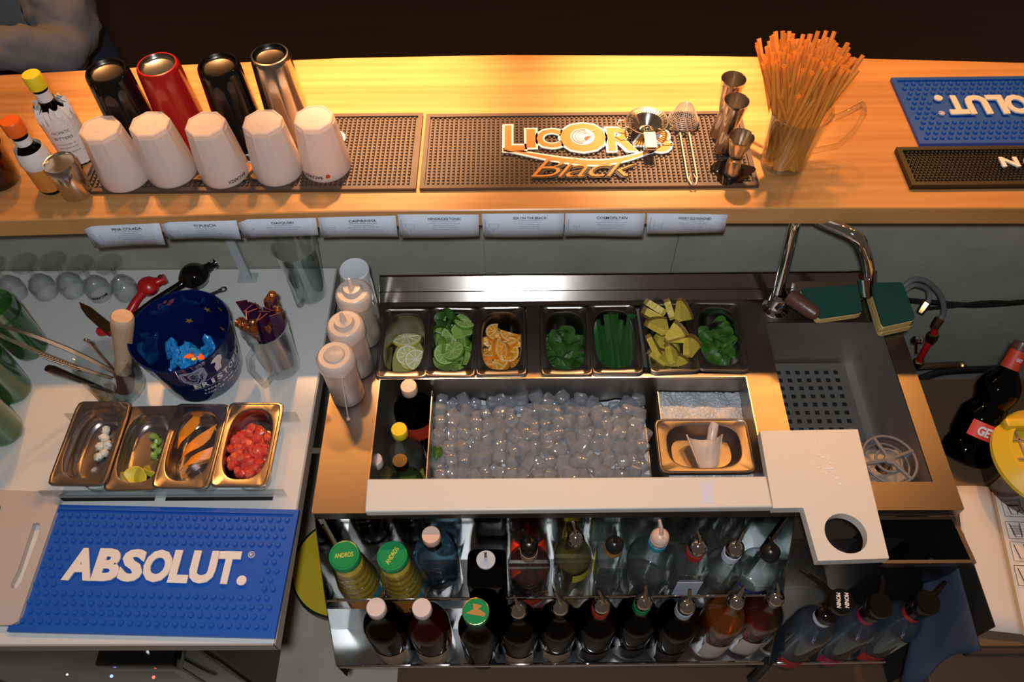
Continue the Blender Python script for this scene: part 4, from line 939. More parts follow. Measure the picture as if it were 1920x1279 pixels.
def squeezer(label, ball, hand, lug, r, mat, z):
    c = P(ball[0], ball[1], z); h = P(hand[0], hand[1], z-.004); l = P(lug[0], lug[1], z+.004); t = thing('citrus_squeezer', label, 'citrus squeezer', (c.x, c.y, CZ+.001))
    D = Vector((h.x-c.x, h.y-c.y, -.006)); E_ = Vector((l.x-c.x, l.y-c.y, .004)); zc = z-CZ-.001
    b = MB(); b.lathe([(0, -r*.95), (r*.5, -r*.82), (r*.85, -r*.5), (r, -.002), (r*1.06, 0), (r*1.06, .004), (r, .006), (r*.86, r*.5), (r*.5, r*.82), (0, r*.95)], 28, 0, Matrix.Translation((0, 0, zc))); obj('squeezer_cup', b, mat, t)
    d = D.normalized(); 
    b = MB().tube([d*(r*.8)+Vector((0, 0, zc)), d*(r*1.3)+Vector((0, 0, zc)), D*.6+Vector((0, 0, zc)), D+Vector((0, 0, zc-.008)), D+d*.01+Vector((0, 0, zc-.008))], [.010, .0085, .009, .010, .006], 14); obj('squeezer_handle', b, mat, t)
    e = E_.normalized(); b = MB().tube([e*(r*.9)+Vector((0, 0, zc)), E_*.8+Vector((0, 0, zc)), E_+e*.008+Vector((0, 0, zc))], [.012, .010, .011], 12); obj('squeezer_hinge', b, mat, t)
    b = MB().tube([E_+Vector((0, 0, zc-.012)), E_+Vector((0, 0, zc+.013))], .005, 10); obj('hinge_pin', b, 'chrome', t); return t
squeezer('red citrus squeezer tucked against the blue bucket', (278, 537), (240, 580), (304, 525), .0225, 'red_plastic', CZ+.028)
squeezer('large black citrus squeezer behind the blue bucket', (364, 518), (240, 596), (399, 496), .031, 'black_gloss', CZ+.034)
pa = P(404, 549, CZ+.012); t = thing('bottle_opener', 'short chrome tool end sticking out behind the blue bucket', 'opener', pa, (0, 0, .5))
b = MB().tube([(-.05, 0, 0), (.006, 0, 0), (.012, .0, 0)], [.004, .004, .006], 10); obj('handle', b, 'chrome', t)
b = MB().lathe([(.004, -.001), (.008, -.001), (.008, .001), (.004, .001), (.004, -.001)], 16, 0, Matrix.Translation((.018, 0, 0))); obj('opener_ring', b, 'chrome', t)

# ------------------------------------------------------------------ jug of foil wrapped sticks
H2 = .148; p = up((528, 690), (497, 608), CZ, H2); t = thing('clear_jug', 'clear plastic jug of purple and gold foil packets beside the blue bucket', 'jug', p); J2 = p.copy()
b = MB().lathe([(0, .003), (.033, .003), (.036, .007), (.038, .05), (.044, H2-.004), (.0455, H2), (.044, H2), (.042, H2-.004), (.036, .05), (.034, .010), (0, .009)], 48); obj('jug_body', b, 'clear_glass', t)
b = MB().tube([(-.010, -.040, H2-.012), (-.020, -.066, H2-.014), (-.024, -.074, H2-.045), (-.018, -.064, .030), (-.010, -.036, .022)], .0055, 10); obj('jug_handle', b, 'clear_glass', t)
for k in range(13):
    a = 2.4+k*.30; r = .022*((k % 3)/2); B = J2+Vector((r*math.cos(a), r*math.sin(a), .014)); px = (450+k*5.2+(k % 2)*8, 560+12*(k % 3)-abs(k-6)*1.5+10)
    T = lean(B, px, .185); o = obj('foil_stick', MB().box(-.011, -.0012, 0, .011, .0012, .18), 'purple_foil', None, B, aim(B, T)); o.rotation_euler = (aim(B, T).to_quaternion()@Quaternion((0, 0, 1), k*.9)).to_euler(); tag(o, 'dark purple foil stick in the clear jug beside the blue bucket', 'foil packet', 'purple foil sticks')
for k in range(11):
    px = ((452, 606), (463, 612), (472, 603), (505, 565), (514, 572), (510, 556), (520, 585), (517, 600), (500, 610), (488, 606), (478, 618))[k]; q = P(px[0], px[1], CZ+H2+.018-.0006*k)
    rr_ = math.hypot(q.x-J2.x, q.y-J2.y)
    b = MB(); R = []
    rg = random.Random(k); N = 12
    for z, r in ((-.055, .004), (-.02, .008), (-.004, .010), (.004, .0105), (.009, .007), (.006, .004)):
        R.append([((r+rg.uniform(-.0015, .0015))*math.cos(2*PI*i/N), (r+rg.uniform(-.0015, .0015))*math.sin(2*PI*i/N), z) for i in range(N)])
    b.rings(R, cap0=True, cap1=True); B = J2+(q-J2)*.55; B.z = CZ+H2-.035; o = obj('foil_packet', b, 'gold_foil', None, q, aim(B, q), angle=10); tag(o, 'crinkled gold foil packet in the clear jug beside the blue bucket', 'foil packet', 'gold foil packets')

# ------------------------------------------------------------------ blender pitcher, canister, squeeze bottles
p = up((581, 553), (556, 458), CZ, .165); t = thing('measuring_pitcher', 'empty clear pitcher with a handle against the wall', 'pitcher', p)
b = MB().lathe([(0, .004), (.030, .004), (.033, .008), (.035, .05), (.0455, .160), (.047, .165), (.0455, .165), (.0435, .158), (.033, .05), (.031, .012), (0, .010)], 48); obj('jug_body', b, 'clear_glass', t)
b = MB().tube([(-.008, -.040, .135), (-.010, -.058, .128), (-.010, -.060, .04), (-.008, -.034, .022)], .0055, 10); b.tube([(.004, -.041, .135), (.004, -.041, .02)], .002, 6); obj('jug_handle', b, 'clear_glass', t)
p = up((694, 590), (657, 505), CZ, .155); t = thing('canister', 'white round canister with a small blue and gold label behind the squeeze bottles', 'canister', p)
b = MB().lathe([(0, .0), (.028, 0), (.0285, .002), (.0285, .150)], 40); obj('canister_body', b, 'frost_white', t)
b = MB().lathe([(.0295, .143), (.0298, .145), (.0298, .153), (.028, .1555), (.026, .1545), (0, .1545)], 40); obj('canister_lid', b, 'frost_white', t)
me = text_fit('I', .006, .030, .0003, .01); wrap(me, lambda z: .0287, -PI/2+.75, .115); me.materials.append(M['blue_print']); link('label_mark', me, t)
me = text_fit('•', .013, .012, .0003, 0); wrap(me, lambda z: .0287, -PI/2+.65, .085); me.materials.append(M['gold_print']); link('label_mark', me, t)
me = text_fit('SEL', .014, .006, .0003, 0); wrap(me, lambda z: .0287, -PI/2+1.0, .06); me.materials.append(M['black_print']); link('lettering', me, t)
def squeeze(label, bp, tp, h, sauce, cap, nozzle=True, r=.033, fill=.5):
    p = up(bp, tp, CZ, h); t = thing('squeeze_bottle', label, 'squeeze bottle', p, group='squeeze bottles on the station corner')
    b = MB().lathe([(0, .001), (r*.92, .001), (r, .005), (r*.98, .05), (r, h-.035), (r*.96, h-.028)], 40); obj('bottle_wall', b, sauce[0], t)
    b = MB().lathe([(0, .004), (r*.9, .004), (r*.94, .01), (r*.94, fill*h), (0, fill*h)], 32); obj('sauce', b, sauce[1], t)
    b = MB().lathe([(r*1.07, h-.036), (r*1.10, h-.034), (r*1.08, h-.014), (r*.98, h-.008), (r*.9, h-.006), (r*.62, h-.006), (r*.55, h-.002)]+([(r*.50, h+.004), (0, h+.005)] if nozzle else [(r*.3, h+.0), (0, h+.001)]), 40); obj('screw_cap', b, cap, t)
    if nozzle: b = MB().lathe([(.007, h+.004), (.0055, h+.012), (.0022, h+.030), (0, h+.030)], 16); obj('nozzle', b, cap, t)
    return t
pbr('sauce_green', (.30, .33, .10), .3); pbr('sauce_brown', (.33, .22, .16), .35); pbr('sauce_pink', (.62, .33, .24), .35); pbr('sauce_clear', (.5, .45, .4), .4)
squeeze('squeeze bottle of green sauce, rearmost of the three, in the bar shadow', (702, 638), (643, 535), .165, ('frosted_sauce', 'sauce_green'), 'frosted_plastic', fill=.62)
squeeze('squeeze bottle of brown sauce with a pointed nozzle, middle of the three', (676, 690), (640, 602), .160, ('frosted_sauce', 'sauce_brown'), 'frosted_plastic', fill=.5)
squeeze('squeeze bottle of pink sauce with a flat rounded cap, nearest of the three', (652, 740), (627, 662), .150, ('frosted_sauce', 'sauce_pink'), 'frosted_plastic', nozzle=False, fill=.5)
pa, pb = P(653, 786, CZ+.004), P(641, 735, CZ+.02); t = thing('stir_stick', 'thin clear pink stick with a round end leaning on the front squeeze bottle', 'stirrer', pa)
pb = PY(641, 708, (P(650, 738, CZ).y-.040)); b = MB().tube([(0, 0, 0), pb-pa], .0014, 8); b.ball((0, 0, 0), .0042); obj('stick', b, 'frosted_plastic', t)

# ------------------------------------------------------------------ upturned stemmed glasses, green tumblers
def stem_glass(label, bp, tp, txt=False):
    h = .105; p = up(bp, tp, CZ, h); t = thing('stemmed_glass', label, 'stemmed glass', p, group='upturned stemmed glasses against the wall')
    b = MB().lathe([(.0235, .0), (.0245, .001), (.0265, .018), (.0255, .035), (.019, .048), (.008, .056), (.0045, .060)], 40)
    b.lathe([(.0228, .0), (.0250, .018), (.0240, .034), (.018, .045), (0, .052)], 32); obj('bowl', b, 'faint_glass', t)
    b = MB().lathe([(.0045, .060), (.0038, .075), (.0045, .094), (.009, .1)], 20); obj('stem', b, 'clear_glass', t)
    b = MB().lathe([(.009, .100), (.024, .1035), (.0275, .1045), (.0285, .1055), (.0275, .1065), (.012, .1058), (0, .105)], 40); obj('foot', b, 'clear_glass', t)
    if txt:
        me = text_fit('BACARDI', .034, .0075, .0002, .004)
        for v in me.vertices: v.co.x, v.co.y = -v.co.x, -v.co.y
        wrap(me, lambda z: .0262, -PI/2+.5, .020); me.materials.append(M['black_print']); link('lettering', me, t)
stem_glass('upturned stemmed glass cut by the left edge of the photo', (20, 552), (-6, 497))
stem_glass('upturned stemmed glass, first whole one from the left', (80, 548), (53, 495))
stem_glass('upturned stemmed glass between the first whole one and the lettered one', (130, 545), (108, 491))
stem_glass('upturned stemmed glass with small black lettering round its bowl', (180, 551), (160, 498), True)
stem_glass('upturned stemmed glass nearest the red squeezer', (233, 549), (210, 498))
def green_stack(label, bp, h, n=2):
    p = P(bp[0], bp[1], CZ); lbs = ('lower', 'upper')
    for k in range(n):
        z = .030*k+.0005; hh = .125
        t = thing('green_tumbler', label+(', lower' if k == 0 else ', upper'), 'tumbler', (p.x, p.y, CZ+z), group='green tumblers at the left edge'); s = 1
        b = MB().lathe([(0, .001), (.030, .001), (.034, .006), (.0355, .02), (.0395, .122), (.0400, .125), (.0385, .125), (.0365, .06), (.0350, .012), (0, .010)] if k == 0 else [(0, .011), (.025, .011), (.0315, .016), (.0345, .05), (.0380, .122), (.0385, .125), (.0372, .125), (.0335, .05), (.030, .02), (0, .016)], 40); obj('tumbler_wall', b, 'green_glass', t)
green_stack('stacked green glass tumbler beside the first stemmed glass', (62, 655), .16)
green_stack('stacked green glass tumbler in the middle stack by the tongs', (30, 735), .16)
green_stack('stacked green glass tumbler, nearest the pinkish board', (14, 812), .16)
# ------------------------------------------------------------------ steel cocktail station
t = thing('cocktail_station', 'brushed steel cocktail station with pan row, ice well, sink and low splashback', 'bar station', (.21, .80, 0)); ST = t
X0, X1, Y0, Y1 = -.383, .805, .552, 1.028
b = MB(); z0, z1 = .897, .900
for q in ((X0, Y0, -.285, Y1), (-.285, Y0, .458, .612), (-.285, .838, .458, .8475), (-.285, 1.022, .458, Y1), (.0155, .8475, .0455, 1.022), (.458, Y0, .524, Y1), (.524, Y0, X1, .606), (.524, .975, X1, Y1), (.766, .606, X1, .975), (-.285, .8475, -.297+.001, 1.022)):
    if q[2] > q[0]: b.box(q[0], q[1], z0, q[2], q[3], z1)
b.box(X0, Y0-.0015, .872, X1, Y0, z1); b.box(X0-.0015, Y0, .865, X0, Y1, z1); b.box(X1, Y0, .865, X1+.0015, Y1, z1)
obj('top_plate', loc(t, b), 'brushed_steel', t)
b = MB()
def sheet(b, prof, x0, x1):
    for (ya, za), (yb, zb) in zip(prof, prof[1:]): b.add([(x0, ya, za), (x1, ya, za), (x1, yb, zb), (x0, yb, zb)], [(0, 1, 2, 3)])
def brk(px, py, z): return P(px, py, z)
sheet(b, [(1.026, .900), (1.034, .9030)], -.305, X1-.03); sheet(b, [(1.034, .9030), (1.051, .9163)], -.305, X1-.03); sheet(b, [(1.051, .9163), (1.0535, .9165), (1.0785, .9360)], -.305, X1-.03); sheet(b, [(1.0785, .9360), (1.082, .937), (1.086, .935), (1.087, .90)], -.305, X1-.03)
b.add([(-.305, 1.026, .9), (-.305, 1.087, .9), (-.305, 1.082, .937), (-.305, 1.051, .9163)], [(0, 1, 2, 3)]); obj('splashback', loc(t, b), 'splash_steel', t, angle=12)
b = MB(); zb = .66   # ice well walls and floor, single folded sheet
def well(b, x0, y0, x1, y1, zt, zf):
    b.add([(x0, y0, zt), (x1, y0, zt), (x1, y1, zt), (x0, y1, zt), (x0, y0, zf), (x1, y0, zf), (x1, y1, zf), (x0, y1, zf)], [(0, 1, 5, 4), (1, 2, 6, 5), (2, 3, 7, 6), (3, 0, 4, 7), (4, 5, 6, 7)])
well(b, -.285, .612, .458, .838, .899, zb); obj('ice_well', loc(t, b), 'brushed_steel_side', t)
b = MB()
for (x0, y0, x1, y1) in ((-.2865, .612, -.2845, .838), (.4575, .612, .4595, .838), (-.285, .8365, .458, .8385)): b.box(x0, y0, .897, x1, y1, .903)
obj('well_lip', loc(t, b), 'pan_steel', t)
b = MB().box(-.183, .612, zb, -.181, .830, .868); obj('divider', loc(t, b), 'brushed_steel_side', t)
b = MB().box(.262, .612, zb, .264, .836, .800); obj('divider', loc(t, b), 'brushed_steel_side', t)
b = MB().box(.281, .612, zb, .283, .822, .875); obj('divider', loc(t, b), 'brushed_steel', t)
b = MB(); well(b, .524, .606, .766, .975, .899, .735); obj('sink_basin', loc(t, b), 'worn_steel', t)
b = MB(); b.box(-.20, .58, .10, .803, 1.02, .655); obj('station_body', loc(t, b), 'dark_cabinet', t)
pbr('tray_plate', (.24, .225, .21), .4, .5)
# perforated drip tray
t = thing('drip_tray', 'perforated steel drip tray with rows of square holes in the sink', 'drip tray', (.640, .87, .736))
nx, ny, W, D = 8, 8, .200, .195; b = MB(); e = .014; dx = (W-2*e)/nx; dy = (D-2*e)/ny; hh = dx*.23
xs = sorted([-W/2, W/2]+[-W/2+e+dx*(i+.5)+s*hh for i in range(nx) for s in (-1, 1)]); ys = sorted([-D/2, D/2]+[-D/2+e+dy*(j+.5)+s*hh for j in range(ny) for s in (-1, 1)])
ly_ = len(ys)
b.add([(x, y, .012) for x in xs for y in ys], [(i*ly_+j, (i+1)*ly_+j, (i+1)*ly_+j+1, i*ly_+j+1) for i in range(len(xs)-1) for j in range(ly_-1) if not (i % 2 and j % 2)])
obj('perforated_plate', b, 'tray_plate', t)
b = MB()
for q in ((-W/2, -D/2, -W/2+.001, D/2), (W/2-.001, -D/2, W/2, D/2), (-W/2, -D/2, W/2, -D/2+.001), (-W/2, D/2-.001, W/2, D/2)): b.box(q[0], q[1], 0, q[2], q[3], .0118)
b.box(-W/2, -D/2, .0005, W/2, D/2, .001, 1); obj('tray_side', b, ['worn_steel', 'black_dull'], t)
b = MB().lathe([(0, .0135), (.0085, .0135), (.0095, .0125)], 20, 0, Matrix.Translation((.074, -.076, 0))); obj('drain_plug', b, 'worn_steel', t)
pbr('rinser_steel', (.50, .42, .34), .45, .45)
# glass rinser
q = P(1668, 862, .885); t = thing('glass_rinser', 'grey round four-armed glass rinser on a small steel tray beside the white board', 'glass rinser', (q.x, q.y, .845))
b = MB().box(.575-q.x, .607-q.y, .008, .745-q.x, .695-q.y, .010, bev=.0008); b.box(.575-q.x, .607-q.y, -.109, .577-q.x, .695-q.y, .009); b.box(.743-q.x, .607-q.y, -.109, .745-q.x, .695-q.y, .009); obj('rinser_tray', b, 'rinser_steel', t)
b = MB(); R = .050
b.tube([(R*math.cos(i*PI/24), R*math.sin(i*PI/24), .040) for i in range(49)], .0028, 8, cap=False); b.tube([(R*.86*math.cos(i*PI/24), R*.86*math.sin(i*PI/24), .022) for i in range(49)], .0022, 8, cap=False); b.tube([(.024*math.cos(i*PI/16), .024*math.sin(i*PI/16), .036) for i in range(33)], .0028, 8, cap=False)
for a in (1.95, .35, -.95, -2.95):
    c, s = math.cos(a), math.sin(a); b.tube([(0, 0, .040), (R*c, R*s, .041), (R*.9*c, R*.9*s, .022)], .004, 8)
b.lathe([(0, .032), (.010, .034), (.010, .043), (0, .045)], 16); obj('rinser_star', b, 'grey_rubber', t)
b = MB().lathe([(0, .010), (.018, .010), (.012, .020), (.006, .030), (0, .031)], 20); obj('rinser_nozzle', b, 'chrome', t)

# ------------------------------------------------------------------ white boards
t = thing('cutting_board', 'long narrow white plastic board along the front of the ice well', 'cutting board', (.085, .58, .9005))
c = [P(688, 898, .92), P(1437, 893, .92), P(1449, 951, .92), P(684, 960, .92)]
pts = [(c[0].x, c[0].y), (c[1].x, c[1].y), (c[2].x, c[2].y), (c[3].x, c[3].y)][::-1]
b = MB().prism(pts, .9008, .9208); o = obj('board', loc(t, b), 'white_plastic', t); m_ = o.modifiers.new('edge', 'BEVEL'); m_.width = .003; m_.segments = 3
c = [P(1313, 902, .9213), P(1339, 902, .9213), P(1337, 944, .9213), P(1316, 944, .9213)]; b = MB().prism([(p.x, p.y) for p in c][::-1], .9209, .9214); obj('tape_strip', loc(t, b), 'paper', t)
t = thing('cutting_board', 'white plastic board with a round hole, jutting out over the rail', 'cutting board', (.56, .58, .9005))
o_ = [P(x, y, .922) for x, y in ((1425, 808), (1608, 805), (1667, 1047), (1534, 1052), (1506, 952), (1450, 953))]
hc = (P(1547, 1000, .922)+P(1625, 1000, .922))/2
h_ = [(hc.x+.0365*math.cos(2*PI*i/40), hc.y+.0365*math.sin(2*PI*i/40)) for i in range(40)]
b = slab_with_hole([(p.x, p.y) for p in o_][::-1], h_, .9005, .9220); fixn(obj('board', loc(t, b), 'white_plastic', t))
b = MB(); rg = random.Random(9)
for k in range(34):
    a = rg.gauss(0, 1), rg.gauss(0, 1); q = P(1550+a[0]*26, 885+a[1]*26, .922); r = rg.uniform(.0009, .0032); b.lathe([(r, 0), (r*.8, r*.5), (0, r*.7)], 8, 0, Matrix.Translation((q.x, q.y, .9221)))
tag(wobj('water_drops', b, 'drop'), 'water drops scattered on the board with the round hole', 'water drops', kind='stuff')

# ------------------------------------------------------------------ pans let into the station
names = (('food pan of lemon slices in juice, leftmost in the station row', 758), ('food pan heaped with lime wedges and mint', 848), ('food pan of cut orange', 940), ('food pan of mint leaves right of the gap in the row', 1060), ('food pan of cucumber strips', 1152), ('food pan heaped with pineapple', 1255), ('food pan of pale green leaves, rightmost in the station row', 1348))
SP = []
for (lb, px), yy, rz in zip(names, (642, 640, 638, 638, 635, 632, 630), (0, -.03, .01, 0, .01, .04, -.04)):
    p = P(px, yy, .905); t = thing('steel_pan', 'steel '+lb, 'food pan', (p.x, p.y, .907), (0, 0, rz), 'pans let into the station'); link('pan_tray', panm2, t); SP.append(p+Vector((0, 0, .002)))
def T3(o, label, cat, group=None): return tag(o, label, cat, group)
c = SP[0]
b = MB().lathe([(.035, 0), (.035, .001), (0, .001)], 32, 0, Matrix.Diagonal((1, 1.75, 1, 1))); pbr('lemon_juice', (.42, .42, .14), .1, sss=.3); o = obj('lemon_juice', b, 'lemon_juice', None, (c.x, c.y, c.z-.075)); T3(o, 'cloudy lemon juice in the leftmost pan of the row', 'juice'); o['kind'] = 'stuff'
for k, (px, py, dz, rx, ry, sc) in enumerate(((764, 668, -.055, .15, .1, .85), (780, 676, -.050, .2, -.1, .85), (770, 682, -.060, 0, .2, .7), (762, 636, -.066, .35, 0, 1.15))):
    q = P(px, py, .905+dz); o = link('lemon_slice', lemon_w, None, (q.x, q.y, .905+dz), (rx, ry, k)); o.scale = (sc, sc, 1)
    T3(o, ('lemon slice nearest the left wall of the leftmost pan', 'lemon slice against the right wall of the leftmost pan', 'small lemon slice at the front of the leftmost pan', 'large pale lemon slice lying behind the other lemon slices')[k], 'lemon')
c = SP[1]; lw_ = wedge(); lim = wheel(.024, .007, 'lime_rind', 'lime_pith', 'lime_flesh')
hb = MB().lathe([(.034, -.03), (.033, .0), (.022, .010), (0, .013)], 28, 0, Matrix.Diagonal((1, 1.7, 1, 1)))
scatter([lw_, lw_, lim, lw_, lw_], 22, c, -.040, -.008, 'lime_piece', 'cut lime piece in the pan heaped with limes', 'lime', 'cut limes in the lime pan', tilt=1.0, rgs=11, mind=.02, hw=.030, hd=.055)
for k, (px, py) in enumerate(((833, 660), (872, 602), (852, 660))):
    q = P(px, py, .905); o = link('lime_slice', lim, None, (q.x, q.y, .895+.004*k), (.3-.3*k, .25, k)); T3(o, ('lime half at the left of the lime pan, cut face up', 'lime half at the back right of the lime pan', 'lime half in the middle of the lime pan')[k], 'lime')
lfm = [leaf_mesh(.040, .022, .5, k+5).mesh('leaf', 'mint_leaf', 60) for k in range(3)]; lfb = [leaf_mesh(.032, .024, .4, k+9).mesh('leaf', 'basil_leaf', 60) for k in range(3)]
for k, (px, py) in enumerate(((826, 592), (838, 584), (822, 612), (845, 606), (856, 596), (832, 604))):
    q = P(px, py, .915); o = link('mint_leaf', lfm[k % 3], None, (q.x, q.y, .912), (.3*k, -.4+.2*k, 1+k*1.1)); T3(o, 'bright mint leaf on the heap of limes', 'mint leaf', 'mint leaves on the limes')
c = SP[2]; os_ = chunk('orange_flesh', .012, .009, .008, 71, .4); ow = wheel(.030, .012, 'orange_rind', 'orange_pith', 'orange_flesh', .28, 10); oh = wheel(.029, .008, 'orange_rind', 'orange_pith', 'orange_flesh', .5, 10)
scatter([ow, oh, ow, os_], 22, c, -.052, -.028, 'orange_piece', 'cut orange piece in the orange pan', 'orange', 'cut oranges in the orange pan', tilt=.9, rgs=23, mind=.015, hw=.028, hd=.056)
for k, (px, py) in enumerate(((950, 665), (930, 630), (957, 632))):
    q = P(px, py, .87); o = link('orange_slice', (orange_w, oh, oh)[k], None, (q.x, q.y, .878), (.1, .2-.1*k, k*1.4)); o.scale = (.8, .8, 1); T3(o, ('whole round orange slice at the front of the orange pan', 'half orange slice left of the middle of the orange pan', 'half orange slice at the right wall of the orange pan')[k], 'orange')
c = SP[3]; scatter(lfm, 66, c, -.045, -.020, 'mint_leaf', 'dark mint leaf in the pan right of the gap', 'mint leaf', 'mint leaves in the mint pan', tilt=.45, rgs=31, hw=.032, hd=.060)
c = SP[4]; cm = []
for k in range(3):
    b = MB(); L = .115+.008*k; b.rings([[(-.010, 0, y), (0, -.005, y), (.010, 0, y), (.006, .007, y), (-.006, .007, y)] for y in (0, L*.5, L)], cap0=True, cap1=True); b.m[:] = [1 if (i % 5) in (2, 3, 4) and i < 10 else 0 for i in range(len(b.f))]; cm.append(b.mesh('strip', ['cucumber_skin', 'cucumber_flesh'], 30))
for k in range(9):
    x = -.026+.0065*k; o = link('cucumber_strip', cm[k % 3], None, (c.x+x, c.y-.052+.004*(k % 3), c.z-.075), (-1.15+.10*(k % 3), 0, .3*(k % 2)-.15)); T3(o, 'dark green cucumber strip lying along the cucumber pan', 'cucumber', 'cucumber strips')
c = SP[5]
def pine(seed):
    rg = random.Random(seed); a = rg.uniform(.7, 1.0); R = rg.uniform(.050, .060); th = rg.uniform(.012, .016); n = 8; b = MB()
    arc = [(R*math.cos(-a/2+a*i/n), R*math.sin(-a/2+a*i/n)) for i in range(n+1)]; ar2 = [(x*.86, y*.86) for x, y in arc]; inn = [(.014*math.cos(-a/2), .014*math.sin(-a/2)), (.014*math.cos(a/2), .014*math.sin(a/2))]
    fl = [inn[0]]+ar2+[inn[1]]; N = len(fl); b.prism([(x-.028, y) for x, y in fl], 0, th, 0)
    b.prism([(x-.028, y) for x, y in ar2[::1]][::-1]+[(x*(1+.02*((i % 2)))-.028, y) for i, (x, y) in enumerate(arc)], 0, th, 1); return b.mesh('pineapple', ['pineapple_flesh', 'pineapple_rind'], 30)
pm = [pine(k) for k in range(4)]
for k, (px, py, z, rx, ry, rz) in enumerate(((1232, 585, .945, .9, .3, 2.2), (1225, 600, .935, 1.1, 0, 2.6), (1272, 592, .940, .8, .2, 1.0), (1252, 588, .935, 1.2, 0, 1.7), (1238, 620, .945, .3, .2, 2.0), (1258, 632, .940, .2, -.2, .6), (1225, 660, .915, 1.0, .4, 1.6), (1255, 672, .910, .8, .2, 1.4), (1288, 655, .915, .9, -.3, 1.2), (1275, 640, .925, .6, .2, 2.8), (1240, 680, .895, .5, .1, 1.9), (1270, 690, .89, .6, 0, 1.3))):
    q = P(px, py, z); o = link('pineapple_piece', pm[k % 4], None, q, (rx, ry, rz)); T3(o, 'yellow pineapple wedge with brown rind in the heaped pan', 'pineapple', 'pineapple wedges')
hb = MB().lathe([(.033, 0), (.030, .014), (.018, .026), (0, .03)], 28, 0, Matrix.Diagonal((1, 1.65, 1, 1))); o = obj('pineapple_mass', hb, 'pineapple_flesh', None, (c.x, c.y, c.z-.060)); T3(o, 'pineapple flesh filling the pan under the wedges', 'pineapple'); o['kind'] = 'stuff'
c = SP[6]; scatter(lfb, 60, c, -.050, -.018, 'salad_leaf', 'pale green leaf in the rightmost pan of the row', 'herb leaf', 'pale green leaves in the rightmost pan', tilt=.55, rgs=41, hw=.032, hd=.058)

# ------------------------------------------------------------------ ice
def ice_mesh(seed):
    rg = random.Random(seed); s = rg.uniform(.0118, .0150); b = MB().box(-s, -s*rg.uniform(.8, 1.05), -s*rg.uniform(.75, 1), s, s*rg.uniform(.8, 1.05), s*rg.uniform(.75, 1), bev=s*.42)
    b.v = [(x*(1+.12*math.sin(40*y+seed))+.0006*rg.uniform(-1, 1), y*(1+.12*math.sin(35*z*9+seed)), z-(.0035 if z > 0 and abs(x) < s*.5 and abs(y) < s*.5 else 0)) for x, y, z in b.v]; return b.mesh('cube', 'ice', 30)
im = [ice_mesh(k) for k in range(7)]; rg = random.Random(12); g = 'ice cubes filling the well'
b = MB(); NX, NY = 30, 16; V = [(-.1795+.441*i/(NX-1), .613+.222*j/(NY-1), .788+.006*math.sin(i*1.3)*math.cos(j*1.7)+rg.uniform(-.003, .003)+.026*j/NY) for i in range(NX) for j in range(NY)]
b.add(V, [(i*NY+j, (i+1)*NY+j, (i+1)*NY+j+1, i*NY+j+1) for i in range(NX-1) for j in range(NY-1)]); o = wobj('ice_bed', b, 'ice_bed', 60); T3(o, 'packed ice under the loose cubes in the well', 'ice'); o['kind'] = 'stuff'
n_ = 0
for lay in range(2):
    for i in range(18):
        for j in range(8):
            x = -.170+.0243*(i+.5*(j % 2)*0+.3*lay)+rg.uniform(-.006, .006); y = .624+.0268*(j+.4*lay)+rg.uniform(-.006, .006)
            if x > .252 or y > .827: continue
            z = .799+.026*(y-.61)/.22+.0155*lay+rg.uniform(-.003, .005)+.006*math.sin(x*23)*math.cos(y*31)
            o = link('ice_cube', im[rg.randrange(7)], None, (x, y, z), (rg.uniform(0, 6), rg.uniform(0, 6), rg.uniform(0, 6))); T3(o, 'clear ice cube in the big ice well', 'ice cube', g); n_ += 1
b = MB(); NX, NY = 64, 76; rg = random.Random(2)
V = [(.284+.1735*i/(NX-1), .622+.214*j/(NY-1), .842+.004*math.sin(i*.31)*math.cos(j*.27)+rg.uniform(-.0016, .0016)+.004*j/NY-.004*(i/NX)) for i in range(NX) for j in range(NY)]
b.add(V, [(i*NY+j, (i+1)*NY+j, (i+1)*NY+j+1, i*NY+j+1) for i in range(NX-1) for j in range(NY-1)]); b.add([(.284, .622, .67), (.4575, .622, .67), (.4575, .836, .67), (.284, .836, .67)], [(0, 3, 2, 1)])
o = wobj('crushed_ice', b, 'crushed_ice', 20); T3(o, 'crushed ice filling the small compartment right of the cubes', 'crushed ice'); o['kind'] = 'stuff'
q = P(824, 866, .79); tag(link('mint_leaf', lfm[0], None, (q.x, q.y, .842), (.2, 0, 1.5)), 'single mint leaf dropped at the left edge of the ice cubes', 'mint leaf')
steel('scoop_pan_steel', (.26, .23, .22), .34, (8, 8, 8), .1, .05)
# wide pan with scoop
q = P(1321, 856, .884); t = thing('steel_pan', 'wide steel pan with a plastic scoop, set over the crushed ice by the board', 'food pan', (q.x+.002, .6905, .888)); c = q
link('pan_tray', pan_mesh(.182, .118, .034, 64, .070, .046, 3.0).mesh('pan', 'scoop_pan_steel', 30), t)
t = thing('ice_scoop', 'translucent white plastic scoop lying in the wide pan', 'scoop', (c.x+.006, .690, .8515), (0, 0, 0))
b = MB(); R = []
for i in range(7):
    u = i/6; w_ = .020+.016*u; y = -.035+.060*u; R.append([(w_*math.cos(PI+PI*k/10), y, .028+.026*math.sin(PI+PI*k/10)+.006*u) for k in range(11)]+[(w_*.93*math.cos(2*PI-PI*k/10), y, .029+.024*math.sin(2*PI-PI*k/10)+.006*u) for k in range(11)])
b.rings(R, cap0=True, cap1=True); obj('scoop_bowl', b, 'frosted_plastic', t)
b = MB().tube([(.010, .010, .040), (.014, .028, .052), (.018, .038, .056)], [.009, .010, .008], 12); obj('scoop_handle', b, 'frosted_plastic', t)

